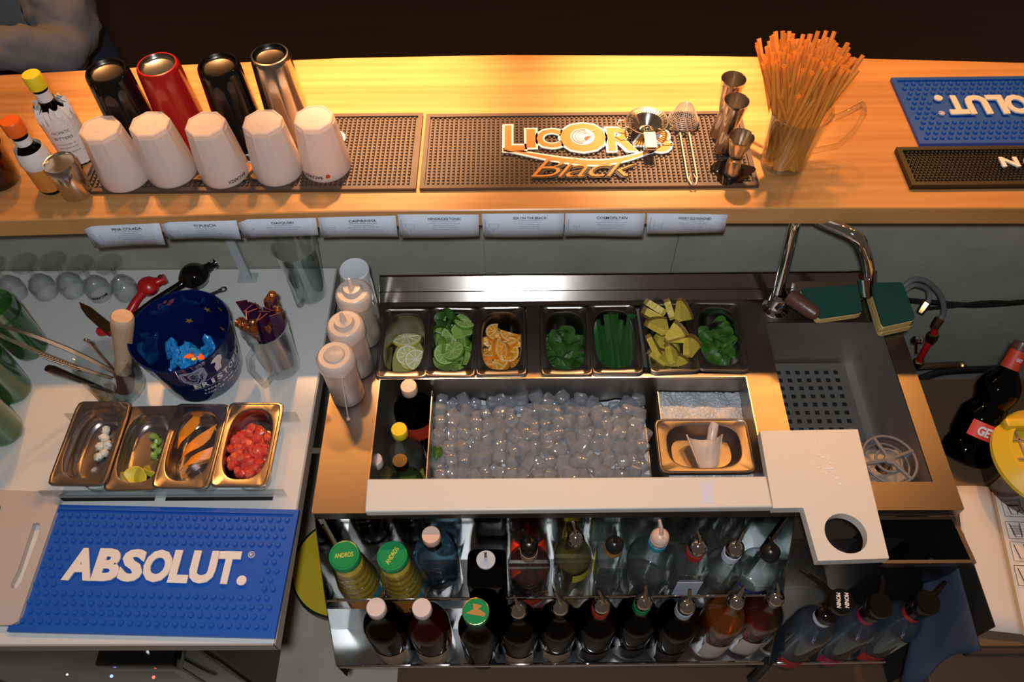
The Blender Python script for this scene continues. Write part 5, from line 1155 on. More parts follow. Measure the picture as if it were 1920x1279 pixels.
# ------------------------------------------------------------------ faucet, sponges, pipes
A = P(1453, 578, .9); t = thing('faucet', 'tall chrome gooseneck tap standing at the back left corner of the sink', 'tap', (A.x, A.y, .9))
up_ = PY(1491, 416, 1.034); s1 = PY(1534, 412, 1.036); s2 = PY(1600, 440, .985); s3 = PY(1620, 468, .975); s4 = PY(1629, 505, .97); s5 = PY(1626, 548, .968)
L = Vector((A.x, A.y, .9)); mid = (up_+s1)/2+Vector((0, .004, .010))
pl = [L+Vector((0, 0, .012)), L.lerp(up_, .35), L.lerp(up_, .8), up_, up_.lerp(mid, .5)+Vector((-.003, .004, .008)), mid, mid.lerp(s1, .55)+Vector((.004, .004, .010)), s1, s2, s3, s4, s5]
def cr(pts, n=5):
    out = []; q = [pts[0]]+pts+[pts[-1]]
    for i in range(1, len(q)-2):
        for k in range(n):
            u = k/n; a, b_, c_, d = q[i-1], q[i], q[i+1], q[i+2]; out.append(.5*((2*b_)+(c_-a)*u+(2*a-5*b_+4*c_-d)*u*u+(3*b_-a-3*c_+d)*u**3))
    return out+[pts[-1]]
pp = [p-L for p in cr(pl)]; b = MB().tube(pp, .0115, 20); obj('spout', b, 'chrome', t)
b = MB().lathe([(0, 0), (.028, 0), (.028, .003), (.019, .006), (.019, .040), (.0175, .045), (.012, .05)], 32); obj('tap_base', b, 'chrome', t)
b = MB().tube([(.014, 0, .026), (.026, -.004, .027), (.040, -.012, .030)], [.010, .008, .0035], 12); obj('tap_lever', b, 'chrome', t)
b = MB().tube([s4-L+Vector((0, 0, -.018)), s5-L], .0135, 20); obj('spout_tip', b, 'chrome', t)
def block(name, label, cat, corners, z0, z1, mats_, split, rot=None, tilt=0):
    ps = [P(x, y, z1) for x, y in corners]; c = sum(ps, Vector())/4; t = thing(name, label, cat, (c.x, c.y, z0)); out = [(p.x-c.x, p.y-c.y) for p in ps]
    def rr(pts, k=.10):
        o = []
        for i in range(4):
            a, p_, n2 = Vector(pts[i-1]), Vector(pts[i]), Vector(pts[(i+1) % 4]); 
            for u in (0, .33, .66, 1): v0 = p_.lerp(a, k*(1-u)); o.append(tuple(v0.lerp(p_.lerp(n2, k), u)*.5+p_.lerp(n2, k*u)*.5))
        return o
    return t, rr(out)
def sponge(label, corners, z0, z1, two=False):
    t, o = block('sponge', label, 'sponge', corners, z0, z1, None, 0); o = o[::-1]; H_ = z1-z0
    b = MB().prism(o, .0005, H_*.78); x = obj('foam', b, 'sponge_yellow', t); x.modifiers.new('edge', 'BEVEL').width = .002
    b = MB().prism([(p[0]*.985, p[1]*.985) for p in o], H_*.78, H_); obj('scouring_pad', b, 'scour_green', t)
sponge('green and yellow sponge lying flat under the tap spout', ((1500, 540), (1610, 533), (1618, 585), (1535, 597)), .9535-.022, .9535)
c0 = ((1630, 530), (1692, 528), (1718, 598), (1655, 612))
sponge('green and yellow sponge, lower of the two stacked at the right of the tap', tuple((x-2, y+9) for x, y in c0), .9335-.03, .9275)
sponge('green and yellow sponge, upper of the two stacked at the right of the tap', c0, .928, .952)
b = MB().box(.60, 1.0, .9003, .69, 1.03, .9312); 
pa, pb = P(1478, 553, .960), P(1530, 590, .957); t = thing('wooden_muddler', 'dark red-brown stubby wooden muddler lying between the tap and the sponge', 'handle', pa, along(pa, pb)); L_ = (pb-pa).length
b = MB().tube([(0, 0, 0), (.003, 0, 0), (.02, 0, 0), (L_*.8, 0, 0), (L_, 0, 0), (L_+.006, 0, 0)], [.010, .016, .0175, .0165, .014, .006], 20); obj('muddler_head', b, 'brown_bakelite', t)
t = thing('wooden_plank', 'brown wooden strip behind the sponges along the splashback', 'plank', (.67, 1.05, .9005)); a, b_ = P(1480, 518, .95), P(1672, 512, .95)
b = MB().box(-.075, -.020, 0, .075, .012, .030, bev=.002); obj('plank_body', b, 'brown_shelf', t)
# water hoses and fittings on the wall
Wy = 1.10
def hose(label, pts, Ys, r, mat, name='water_hose', fit=None):
    p3 = [PY(x, y, Y) for (x, y), Y in zip(pts, Ys)]; o = p3[-1]; t = thing(name, label, 'hose', o); q = [p-o for p in cr(p3)]; obj('hose_line', MB().tube(q, r, 12), mat, t)
    for i in (fit or ()):
        a = p3[i]-o; d = (p3[i]-p3[i-1]).normalized(); obj('brass_fitting', MB().tube([a-d*.012, a-d*.010, a+d*.004, a+d*.016], [r*1.3, r*1.75, r*1.75, r*1.4], 6), 'brass', t)
    return t
hose('braided grey water hose, the longer one arching over beside the sponges', ((1688, 548), (1708, 526), (1735, 527), (1762, 552), (1770, 585), (1758, 604)), (1.06, 1.08, 1.09, 1.09, 1.08, 1.07), .0062, 'grey_rubber', fit=(5,))
hose('braided grey water hose, the shorter inner one beside the sponges', ((1690, 552), (1712, 535), (1738, 542), (1742, 562), (1733, 575)), (1.05, 1.07, 1.08, 1.07, 1.06), .0055, 'grey_rubber', fit=(4,))
hose('black cable running along the concrete wall to the right', ((1700, 563), (1760, 568), (1840, 572), (1990, 560)), (1.125,)*4, .0065, 'black_plastic', 'wall_cable')
hose('thin black cable under the thicker one on the concrete wall', ((1725, 580), (1790, 574), (1860, 566), (1990, 572)), (1.118,)*4, .004, 'black_plastic', 'wall_cable')
hose('red copper pipe coming down from the hose fitting', ((1757, 606), (1748, 632), (1735, 655), (1722, 680)), (1.07, 1.06, 1.05, 1.05), .0075, 'red_plastic', 'water_pipe', fit=(1, 3))
hose('copper pipe with brass nut running right along the wall foot', ((1716, 688), (1750, 686), (1780, 684), (1800, 686)), (1.05, 1.06, 1.08, 1.10), .008, 'brown_bakelite', 'water_pipe', fit=(3,))
hose('black hose sagging behind the dark green bottle', ((1722, 712), (1760, 698), (1800, 694), (1900, 690)), (1.0, 1.05, 1.08, 1.1), .009, 'black_plastic', fit=())
q = PY(1721, 645, 1.03); t = thing('valve_knob', 'round chrome valve knob beside the red copper pipe', 'valve', q, (-.9, 0, 0)); b = MB().lathe([(.004, -.02), (.004, 0), (.013, .004), (.0145, .012), (.010, .018), (0, .0195)], 24); obj('knob', b, 'chrome', t)
# ------------------------------------------------------------------ speed rails
t = thing('speed_rail', 'two-step polished steel speed rail hanging below the front of the station', 'bottle rail', (.06, .46, .40))
XL, XR = -.381, .503
b = MB(); PR = [(.5625, .868), (.5625, .610), (.447, .610), (.447, .500), (.366, .500), (.366, .540)]
sheet(b, [(.5625, .896), (.5625, .610)], XL, XR); obj('mirror_back', loc(t, b), 'mirror_steel', t, angle=10)
b = MB(); sheet(b, [(.5625, .610), (.447, .610)], XL, XR); sheet(b, [(.447, .655), (.447, .610), (.4465, .500), (.366, .500), (.366, .53)], XL, XR); o = obj('trays', loc(t, b), 'tray_steel', t, angle=10)
b = MB().tube([(XL, .447, .715), (XR, .447, .735)], .0032, 10); obj('rail_rod', loc(t, b), 'chrome', t)
b = MB().tube([(XL+.003, .362, .540), (XR-.01, .362, .560)], .0036, 10); obj('rail_rod', loc(t, b), 'chrome', t)
for x in (XL, XR):
    b = MB(); V = [(.5525, .896), (.5525, .49), (.40, .42), (.360, .45), (.358, .560), (.444, .725)]
    b.prism([(0, 0)], 0, 0) if False else None
    n = len(V); b.add([(x-.0008, y, z) for y, z in V]+[(x+.0008, y, z) for y, z in V], [tuple(range(n)), tuple(reversed(range(n, 2*n)))]+[(i, n+i, n+(i+1) % n, (i+1) % n) for i in range(n)]); obj('side_plate', loc(t, b), 'mirror_steel' if x < 0 else 'tray_steel', t, angle=10)
b = MB().box(XL, .552, .876, XR, .5545, .896); obj('top_hem', loc(t, b), 'pan_steel', t)
t = thing('speed_rail', 'short steel speed rail at the lower right holding the syrup bottles', 'bottle rail', (.62, .46, .40))
b = MB(); sheet(b, [(.535, .80), (.535, .505), (.366, .505), (.366, .53)], .506, .735); obj('trays', loc(t, b), 'brushed_steel_side', t, angle=10)
b = MB().tube([(.506, .362, .555), (.737, .362, .570)], .0036, 10); obj('rail_rod', loc(t, b), 'chrome', t)
b = MB().tube([(.505, .366, .56), (.500, .358, .50), (.49, .35, .46)], .010, 8); obj('end_post', loc(t, b), 'black_plastic', t)

# ------------------------------------------------------------------ bottles
def round_prof(R, H, hb, hs, rn, base=0):
    p = [(0, .002), (R*.86, .002), (R*.97, .004), (R, .009), (R, hb)]
    for k in range(1, 9): u = k/8; p.append((rn+(R-rn)*(math.cos(u*PI)+1)/2, hb+(hs-hb)*u))
    return p+[(rn, H)]
def sq(k):
    def f(a): c, s = abs(math.cos(a)), abs(math.sin(a)); n = 7; return (1-k)+k*(c**n+s**n)**(-1/n)
    return f
def pourer(t, z, rn, collar='chrome', spout='chrome', a=PI/2+.3):
    b = MB().lathe([(rn*.95, z-.012), (rn*1.12, z-.011), (rn*1.16, z-.003), (rn*1.05, z-.001)]+[(rn*1.15*math.cos(q*PI/16), z+.001+rn*1.15*math.sin(q*PI/16)) for q in range(0, 8)], 28); obj('pourer_collar', b, collar, t)
    d = Vector((math.cos(a), math.sin(a), 0)); b = MB().tube([Vector((0, 0, z+.012)), Vector((0, 0, z+.022)), d*.006+Vector((0, 0, z+.034)), d*.016+Vector((0, 0, z+.044))], [.0050, .0042, .0034, .0026], 10); obj('pourer_spout', b, spout, t)
    b = MB().tube([Vector((0, 0, z+.012))-d*.004, -d*.012+Vector((0, 0, z+.022))], .0016, 6); obj('air_tube', b, spout, t)
def bottle(label, cap, zb, H, R, gm, liq=None, fill=.7, rn=.0135, hb=.6, hs=.78, top='pour', cm='chrome', cr_=None, band=None, lab=None, square=False, dy=0, rzz=0, ca=None, tiltpx=None):
    p = P(cap[0], cap[1], zb+H); p = Vector((p.x, p.y+dy, zb+.0015)); t = thing('bottle', label, 'bottle', p, (0, 0, rzz))
    if tiltpx:
        T = P(cap[0], cap[1], zb+H); B = P(tiltpx[0], tiltpx[1], zb); t.location = B; t.rotation_euler = aim(B, T)
    prof = round_prof(R, H, hb*H, hs*H, rn); sh = sq(1) if square else None
    if square:
        b = MB(); N = 48; Rr = []
        for r, z in prof[1:]:
            k = 1 if r > R*.8 else max(0, (r-rn)/(R-rn)); f = sq(k); Rr.append([(r*.82*f(2*PI*i/N)*math.cos(2*PI*i/N), r*.82*f(2*PI*i/N)*math.sin(2*PI*i/N), z) for i in range(N)] if k > 0 else [(r*math.cos(2*PI*i/N), r*math.sin(2*PI*i/N), z) for i in range(N)])
        b.rings(Rr, cap0=True); obj('glass', b, gm, t, angle=30)
    else: obj('glass', MB().lathe(prof, 44), gm, t)
    if liq:
        F = fill*H; lp = [(0, .006), (R*.9, .006)]; pr = [(r-.0022, z) for r, z in prof if .006 < z < F]; lp += pr
        r_at = next((prof[i][0]+(prof[i+1][0]-prof[i][0])*(F-prof[i][1])/(prof[i+1][1]-prof[i][1]) for i in range(1, len(prof)-1) if prof[i][1] <= F <= prof[i+1][1]), R)-.0022
        lp += [(r_at, F), (0, F)]
        if square: obj('liquid', MB().lathe([(r*.84, z) for r, z in lp], 44, shape=lambda a: sq(.9)(a)*.97), liq, t)
        else: obj('liquid', MB().lathe(lp, 44), liq, t)
    if lab:
        z0, z1, mt, a0, a1 = lab; r = (R*1.0 if not square else R*.83)+.0007
        if square: b = MB().box(-R*.62, -r-.0006, z0*H, R*.62, -r+.0002, z1*H)
        else: b = MB().lathe([(r, z0*H), (r, z1*H)], 30, a0=a0, a1=a1)
        obj('label_band', b, mt, t)
    if band: z0, z1, mt = band; obj('neck_band', MB().lathe([(rn+.0012, z0*H), (rn+.0022, z0*H+.001), (rn+.0022, z1*H-.001), (rn+.0012, z1*H)], 30), mt, t)
    if top == 'pour': pourer(t, H, rn, 'chrome' if cm == 'shaker_steel' else cm, cm if cm != 'grey_cap' else 'chrome', ca if ca is not None else PI/2+random.uniform(-.6, .9))
    elif top == 'cap': r = cr_ or rn*1.25; obj('cap', MB().lathe([(r*.98, H-.022), (r, H-.021), (r*1.0, H-.002), (r*.94, H), (0, H+.0003)], 30), cm, t); 
    elif top == 'disc': r = cr_; obj('pourer_disc', MB().lathe([(r*.9, H-.006), (r, H-.005), (r, H), (0, H+.0006)], 30), cm, t); obj('pourer_spout', MB().tube([(0, 0, H), (0, .002, H+.014), (0, .006, H+.024)], [.004, .003, .002], 8), 'chrome', t)
    return t
Z1, Z2 = .6105, .5005
def juice(label, cap, txtrot):
    H = .245; t = thing('bottle', label, 'juice bottle', P(cap[0], cap[1], Z1+H)); t.location.z = Z1+.001; R = .040
    prof = [(0, .002), (R*.85, .002), (R, .008), (R, .09)]
    for k in range(5): z = .09+.022*k; prof += [(R-.0008-.0022*k, z+.003), (R-.0022*k, z+.008), (R-.0022*k, z+.018)]
    prof += [(.026, .215), (.0255, H-.014)]
    obj('glass', MB().lathe(prof, 44), 'clear_glass', t)
    obj('juice', MB().lathe([(0, .006)]+[(r-.002, z) for r, z in prof[1:-2] if z > .006]+[(.028, .203), (0, .203)], 44), 'juice_yellow', t)
    obj('label_band', MB().lathe([(R+.0007, .02), (R+.0007, .085)], 36, a0=-2.0, a1=.6), 'orange_print', t); obj('label_corner', MB().lathe([(R+.0012, .05), (R+.0012, .088)], 20, a0=-.7, a1=.3), 'teal_band', t)
    obj('lid', MB().lathe([(.0280, H-.016), (.0290, H-.015), (.0290, H-.004), (.0275, H-.0005), (.0245, H), (.023, H-.0012), (0, H-.0010)], 40, shape=lambda a: 1+.006*math.sin(40*a)), 'green_cap', t)
    me = text_fit('ANDROS', .034, .009, .0005, .001); me.materials.append(M['yellow_print']); link('lettering', me, t, (0, 0, H-.0008), (0, 0, txtrot)); return t
juice('orange juice bottle with a green lid, leftmost in the upper rail', (645, 1041), .12)
juice('orange juice bottle with a green lid, between the first one and the blue bottle', (735, 1042), 1.05)
bottle('pale blue gin bottle with a copper topped black cap', (808, 1003), Z1, .268, .0425, 'blue_glass', 'clear_liquid', .35, .015, .66, .80, 'cap', 'copper_cap', .0172, band=(.84, .93, 'black_gloss'), lab=(.30, .42, 'black_print', -2.2, -.9))
t = bottle('square dark whisky bottle with a pale grey disc pourer', (911, 1050), Z1, .250, .045, 'brown_glass', 'dark_liquid', .5, .0150, .80, .90, 'disc', 'grey_cap', .0172, square=True)
obj('seal', MB().lathe([(.0085, 0), (.0085, .0018), (.007, .0025), (0, .0025)], 20), 'gold_print', t, (-.024, .006, .203), (.15, -.15, 0))
bottle('round bottle of red-brown liqueur with a tan neck band', (992, 1022), Z1, .262, .0415, 'bottle_glass', 'red_liquid', .55, .0145, .58, .78, 'pour', 'black_base_ring', band=(.80, .90, 'tan_band'), lab=(.10, .25, 'red_print', -2.4, -.7))
bottle('bottle of yellow lemon liqueur with a chrome pourer', (1079, 1010), Z1, .262, .036, 'bottle_glass', 'yellow_liquid', .62, .0140, .66, .84, 'pour', 'chrome', lab=(.45, .60, 'yellow_print', -1.6, -.1))
bottle('tall square clear bottle with a dark pourer and amber collar', (1152, 1022), Z1, .255, .033, 'bottle_glass', 'clear_liquid', .3, .0145, .80, .88, 'pour', 'black_plastic', band=(.90, .97, 'gold_print'), square=True)
bottle('large round clear bottle with a turquoise neck band', (1237, 1008), Z1, .262, .0485, 'bottle_glass', 'clear_liquid', .40, .0150, .52, .80, 'pour', 'copper_cap', band=(.86, .93, 'teal_band'))
t = bottle('square clear bottle with a red neck band and white label', (1308, 1026), Z1, .250, .039, 'bottle_glass', 'clear_liquid', .35, .0150, .72, .84, 'pour', 'chrome', band=(.86, .95, 'red_band'), lab=(.10, .60, 'paper', 0, 0), square=True)
bottle('clear bottle between the red banded one and the lettered vodka bottle', (1378, 1028), Z1, .250, .036, 'bottle_glass', 'clear_liquid', .45, .0145, .60, .80, 'pour', 'chrome', band=(.83, .93, 'paper'))
t = bottle('short necked clear vodka bottle with blue lettering and dark pourer', (1444, 1036), Z1, .240, .0385, 'bottle_glass', 'clear_liquid', .5, .0150, .66, .78, 'pour', 'black_plastic')
for v, z, s_ in (('ABSOLUT', .120, .012), ('VODKA', .100, .007)):
    me = text_fit(v, s_*4.2, s_, .0003, .006); wrap(me, lambda z: .0387, -PI/2-.45, z); me.materials.append(M['blue_print']); link('lettering', me, t)
bottle('brown sauce-coloured bottle with a pinkish white cap, leftmost in the lower rail', (704, 1148), Z2, .300, .0420, 'brown_glass', 'dark_liquid', .66, .0150, .62, .87, 'cap', 'pink_cap', .0180, lab=(.1, .34, 'tan_band', -2.4, -.7), dy=.009)
bottle('brown bottle with a pinkish white cap, beside the green lidded one', (790, 1149), Z2, .300, .0420, 'cola_glass', 'amber_liquid', .55, .0150, .62, .87, 'cap', 'pink_cap', .0180, lab=(.1, .34, 'tan_band', -2.4, -.7), dy=.009)
t = bottle('dark bottle with a wide green and gold lid in the lower rail', (892, 1153), Z2, .300, .0400, 'brown_glass', 'dark_liquid', .6, .0190, .64, .86, 'cap', 'green_cap', .0250, dy=.006)
obj('lid_print', MB().lathe([(.0235, 0), (.0243, .0004), (.0235, .0006)], 30), 'gold_metal', t, (0, 0, .3003)); obj('lid_print', MB().prism([(-.018, -.004), (.016, -.010), (.018, -.004), (.004, .004), (.012, .010), (-.006, .014), (-.004, .004)], 0, .0006), 'gold_print', t, (0, 0, .3003))
low = [((972, 1156), 'dark_green_glass', 'dark bottle with a chrome pourer, right of the green lidded one'), ((1051, 1150), 'brown_glass', 'dark brown bottle with a chrome pourer, second pourer of the lower rail'),
       ((1129, 1147), 'violet_glass', 'almost black wine-dark bottle with a chrome pourer, below the amber collared bottle'), ((1208, 1140), 'dark_green_glass', 'very dark green bottle, below the large round clear one'), ((1289, 1148), 'violet_glass', 'black bottle with a grey neck band, beside the orange liqueur')]
for k, (cp, gm, lb) in enumerate(low):
    bottle(lb, cp, Z2, .290, (.0410, .0400, .0415, .0415, .0420)[k], gm, 'dark_liquid', .6, .0145, .66, .86, 'pour', 'shaker_steel', band=((.86, .95, ('black_gloss', 'brown_bakelite', 'red_band', 'green_cap', 'grey_cap')[k]) if k > 1 else None), lab=(.08, .30, 'tan_band' if k < 2 else 'black_print', -2.3, -.8), dy=.012)
bottle('bottle of bright orange liqueur with a chrome pourer', (1382, 1140), Z2, .285, .0415, 'clear_glass', 'amber_liquid', .72, .0140, .66, .86, 'pour', 'shaker_steel', lab=(.08, .40, 'warm_paper', -2.3, -.8), dy=.012)
bottle('red-brown liqueur bottle at the right end of the lower rail', (1456, 1134), Z2, .285, .0405, 'clear_glass', 'red_liquid', .74, .0140, .66, .86, 'pour', 'shaker_steel', lab=(.08, .40, 'warm_paper', -2.3, -.8), dy=.012)
# syrup bottles with pumps
def syrup(label, sh_, nk, hd_, band, arm=None, words=False):
    zb = .5065; B = P(sh_[0], sh_[1], zb+.215); B.z = zb; R = .0385
    t = thing('bottle', label, 'syrup bottle', B)
    prof = [(0, .002), (R*.86, .002), (R, .008), (R, .20), (R*.985, .211), (R*.92, .224), (R*.78, .236), (R*.58, .246), (.016, .254), (.0150, .262), (.0150, .290)]
    obj('glass', MB().lathe(prof, 44), 'syrup_glass', t); obj('syrup', MB().lathe([(0, .006), (R*.93, .006), (R*.93, .14), (0, .14)], 40), 'clear_liquid', t)
    obj('label_band', MB().lathe([(R+.0006, .03), (R+.0006, .08)], 30, a0=-2.4, a1=-.7), band if band != 'paper' else 'red_band', t)
    obj('neck_band', MB().lathe([(.0155, .262), (.0175, .263), (.0175, .279), (.0155, .280)], 30), band, t)
    obj('pump_collar', MB().lathe([(.0175, .278), (.0185, .279), (.0185, .300), (.015, .304), (.007, .306), (.006, .318)]+([(.006, .352)] if words else []), 30, shape=lambda a: 1+.02*math.sin(24*a)), 'black_gloss', t)
    H = P(hd_[0], hd_[1], zb+.335)-B; off = Vector((max(-.012, min(.012, H.x)), max(-.012, min(.012, H.y)), 0))
    pm_ = obj('pump_head', MB().lathe([(r_, z_+(.036 if words else 0)) for r_, z_ in ((.012, .312), (.0205, .315), (.0220, .322), (.0220, .333), (.0200, .337), (0, .3375))], 30), 'black_gloss', t)
    if arm: 
        A_ = P(arm[0], arm[1], zb+(.355 if words else .33))-B; obj('pump_spout', MB().tube([Vector((0, 0, .327+(.036 if words else 0))), A_*.5+Vector((0, 0, (.327+(.036 if words else 0))*.5+.008)), A_], [.0065, .005, .0035], 10), 'black_gloss', t)
    if words:
        for k, xx in enumerate((-.007, .007)):
            me = text_fit('MONIN', .026, .0075, .0004, .003); me.materials.append(M['white_print']); link('lettering', me, t, (xx, 0, .3740), (0, 0, -1.75))
    me = text_fit('MONIN', .030, .0065, .0004, 0); me.materials.append(M['grey_print']); link('lettering', me, t, (-.010, -.026, .2345), (-.45+1.0, .25, .9))
    for o in (pm_,): pass
    return t
syrup('syrup bottle with a long black pump spout and white words on its head', (1527, 1172), (1562, 1140), (1590, 1100), 'paper', (1500, 1068), True)
syrup('syrup bottle with a magenta neck band and black pump', (1607, 1168), (1640, 1135), (1655, 1120), 'magenta_band', (1655, 1060))
syrup('syrup bottle with a red neck band at the right end of the short rail', (1690, 1163), (1725, 1130), (1745, 1110), 'red_band', (1772, 1092))

# ------------------------------------------------------------------ bottles in the left of the ice well
zw = .6615
bottle('large dark cola bottle with a pale gold cap in the ice well', (766, 724), zw, .252, .043, 'brown_glass', 'dark_liquid', .72, .0150, .62, .86, 'cap', 'copper_cap', .0165, lab=(.38, .58, 'red_print', -2.8, 0))
bottle('clear tonic bottle with a yellow cap in the left of the ice well', (748, 805), zw, .235, .038, 'bottle_glass', 'clear_liquid', .55, .0135, .55, .86, 'cap', 'yellow_cap', .0160, lab=(.2, .42, 'yellow_print', -2.5, -.5))
bottle('green glass bottle nearest the white board in the ice well', (750, 864), zw, .225, .034, 'green_glass', 'clear_liquid', .5, .0135, .55, .84, 'cap', 'black_base_ring', .0150)
bottle('clear bottle in the front left corner of the ice well, half hidden by the board', (702, 872), zw, .185, .032, 'bottle_glass', 'yellow_liquid', .5, .0135, .55, .84, 'cap', 'pink_cap', .0145, dy=.012)

# ------------------------------------------------------------------ steel box front right, shelf, menu
t = thing('waste_chute', 'open steel-rimmed box with a black inside, in front of the sink', 'waste bin', (.735, .505, .55))
b = MB(); z = .872
fr_ = [(.645, .462), (.812, .462), (.802, .5495), (.645, .5495)]
inn = [(.645, .468), (.803, .468), (.794, .5435), (.645, .5435)]
b.add([(x, y, z) for x, y in fr_]+[(x, y, z) for x, y in inn], [(0, 1, 5, 4), (1, 2, 6, 5), (2, 3, 7, 6)]); b.add([(x, y, z) for x, y in fr_]+[(x, y, z-.020) for x, y in fr_], [(0, 4, 5, 1), (1, 5, 6, 2), (2, 6, 7, 3)]); obj('box_rim', loc(t, b), 'brushed_steel', t, angle=10)
b = MB(); b.add([(x, y, z-.0005) for x, y in inn]+[(x*.985+.01, y, .60) for x, y in inn], [(0, 1, 5, 4), (1, 2, 6, 5), (2, 3, 7, 6), (3, 0, 4, 7), (4, 5, 6, 7)]); pbr('black_steel', (.012, .013, .012), .25, .3); obj('box_inside', loc(t, b), 'black_steel', t)
b = MB().box(.8235, .36, .20, .8255, .53, .84); tag(wobj('black_divider', b, 'black_dull'), 'black upright panel between the steel box and the shelf with the menu', 'panel')
t = thing('side_shelf', 'brown wooden shelf at the right holding the menu and green bottle', 'shelf', (1.3, .70, .69)); SZ = .735
b = MB().box(.828, .352, SZ-.028, 2.0, .93, SZ, bev=.001); obj('shelf_board', loc(t, b), 'brown_shelf', t)
b = MB().box(.828, .340, SZ-.026, 2.0, .3515, SZ-.004); obj('edge_strip', loc(t, b), 'dark_cabinet', t)
b = MB().box(.86, .40, .02, 2.0, .90, SZ-.030); obj('cabinet_side', loc(t, b), 'dark_cabinet', t)
b = MB().box(.83, .32, .52, 2.0, .42, .54, bev=.002); obj('lower_shelf', loc(t, b), 'brown_shelf', t)
t = thing('drinks_menu', 'open white drinks menu with line drawings of glasses on the brown shelf', 'menu', (.92, .5, SZ)); zz = SZ+.012
def page(pts, mt, nm, z, wav=.004):
    p = [P(x, y, z) for x, y in pts]; b = MB(); V = []; n = 8
    for i in range(n):
        for j in range(n):
            u, v = i/(n-1), j/(n-1); q = p[0].lerp(p[1], u).lerp(p[3].lerp(p[2], u), v); V.append((q.x, q.y, z+wav*math.sin(PI*u)*(1-.5*v)))
    b.add(V, [(i*n+j, (i+1)*n+j, (i+1)*n+j+1, i*n+j+1) for i in range(n-1) for j in range(n-1)]); o = obj(nm, loc(t, b), mt, t); o.modifiers.new('thickness', 'SOLIDIFY').thickness = .0012; return o
page(((1793, 912), (1857, 914), (1918, 1190), (1822, 1180)), 'warm_paper', 'page', zz)
page(((1862, 916), (1990, 926), (2060, 1200), (1922, 1190)), 'warm_paper', 'page', zz+.002)
b = MB().tube([P(1859, 914, zz), P(1920, 1192, zz)], .0032, 8); obj('binder_spine', loc(t, b), 'tan_band', t)
b = MB().box(.862, .345, SZ+.0005, 1.2, .648, SZ+.006); 
for k, (x0, y0, x1, y1) in enumerate(((1876, 936, 1990, 968), (1884, 978, 1990, 1010), (1893, 1016, 1990, 1052), (1901, 1060, 1990, 1098))):
    z = zz+.0075; c = [P(x0, y0, z), P(x1, y0+4, z), P(x1+8, y1+4, z), P(x0+9, y1, z)]; b = MB()
    for a, d in zip(c, c[1:]+c[:1]): b.tube([a, d], .0005, 4)
    g0 = P(x0+22, (y0+y1)/2, z); s = .014
    if k == 1: [b.tube([g0+Vector((-s*.7, q, 0)), g0+Vector((s*.7, q, 0))], .0006, 4) for q in (-.008, -.004, 0, .004, .008)]
    b.tube([g0+Vector((-s*.7, s, 0)), g0+Vector((-s*.45, -s, 0)), g0+Vector((s*.45, -s, 0)), g0+Vector((s*.7, s, 0))], .0009, 5)
    obj('glass_drawing', loc(t, b), 'black_print', t)
# green liqueur bottle on the shelf
B = P(1800, 862, SZ+.002); T = lean(B, (1920, 640), .272)
t = thing('bottle', 'large dark green liqueur bottle with a red neck label, on the shelf by the sink', 'bottle', B, aim(B, T)); R = .047
prof = [(0, .0), (R*.8, 0), (R*.95, .004), (R, .012), (R*.98, .035), (R*.90, .045), (R, .060), (R, .098), (R*.97, .112), (R*.80, .124), (R*.72, .132), (R*.76, .142), (R*.86, .155), (R*.88, .168), (R*.80, .185), (R*.60, .200), (.019, .212), (.0165, .222), (.0155, .262)]
obj('glass', MB().lathe(prof, 48), 'dark_green_glass', t); obj('liquid', MB().lathe([(0, .004)]+[(r-.002, z) for r, z in prof if .01 < z < .17]+[(0, .168)], 44), 'dark_liquid', t)
obj('neck_label', MB().lathe([(.0190, .214), (.0178, .222), (.0168, .252), (.0165, .254)], 36), 'red_print', t); obj('cap', MB().lathe([(.0165, .254), (.0170, .256), (.0170, .272), (.015, .274), (0, .274)], 30), 'brown_bakelite', t)
obj('label_band', MB().lathe([(R+.0008, .062), (R+.0008, .096)], 36, a0=-2.6, a1=-.6), 'red_print', t)
for v, z, s_, a, r_ in (('GET', .079, .020, -1.9, R+.001), ('27', .079, .016, -1.1, R+.001), ('GET', .236, .007, -1.75, .0178)):
    me = text_fit(v, s_*1.8, s_, .0003, .004); wrap(me, (lambda rr: (lambda z: rr))(r_), a, z); me.materials.append(M['paper']); link('lettering', me, t)
# yellow strainer tub
q = P(1958, 842, SZ+.12); t = thing('juice_tub', 'amber tub with a yellow plastic rim and grid, cut by the right edge', 'tub', (q.x+.022, q.y-.012, SZ+.0005))
b = MB().lathe([(0, .002), (.085, .002), (.092, .008), (.108, .085), (.104, .085), (.089, .012), (0, .010)], 56); obj('tub_bowl', b, 'amber_pot', t)
b = MB().lathe([(.082, .100), (.110, .088), (.113, .092), (.112, .100), (.090, .122), (.084, .122), (.082, .100)], 56); obj('tub_rim', b, 'yellow_plastic', t)
b = MB().box(-.075, -.065, .098, .06, .065, .101)
obj('grid_plate', b, 'yellow_plastic', t)
b = MB()
for k in range(3): b.box(-.075, -.045+.042*k, .101, .06, -.0415+.042*k, .106)
for k in range(3): b.box(-.055+.045*k, -.065, .101, -.0515+.045*k, .065, .106)
obj('grid_bars', b, 'tan_band', t)
b = MB().box(-.080, .058, .104, .05, .078, .128, bev=.004); b.box(-.03, .055, .128, -.005, .080, .150, bev=.004); obj('tub_handle', b, 'yellow_plastic', t)

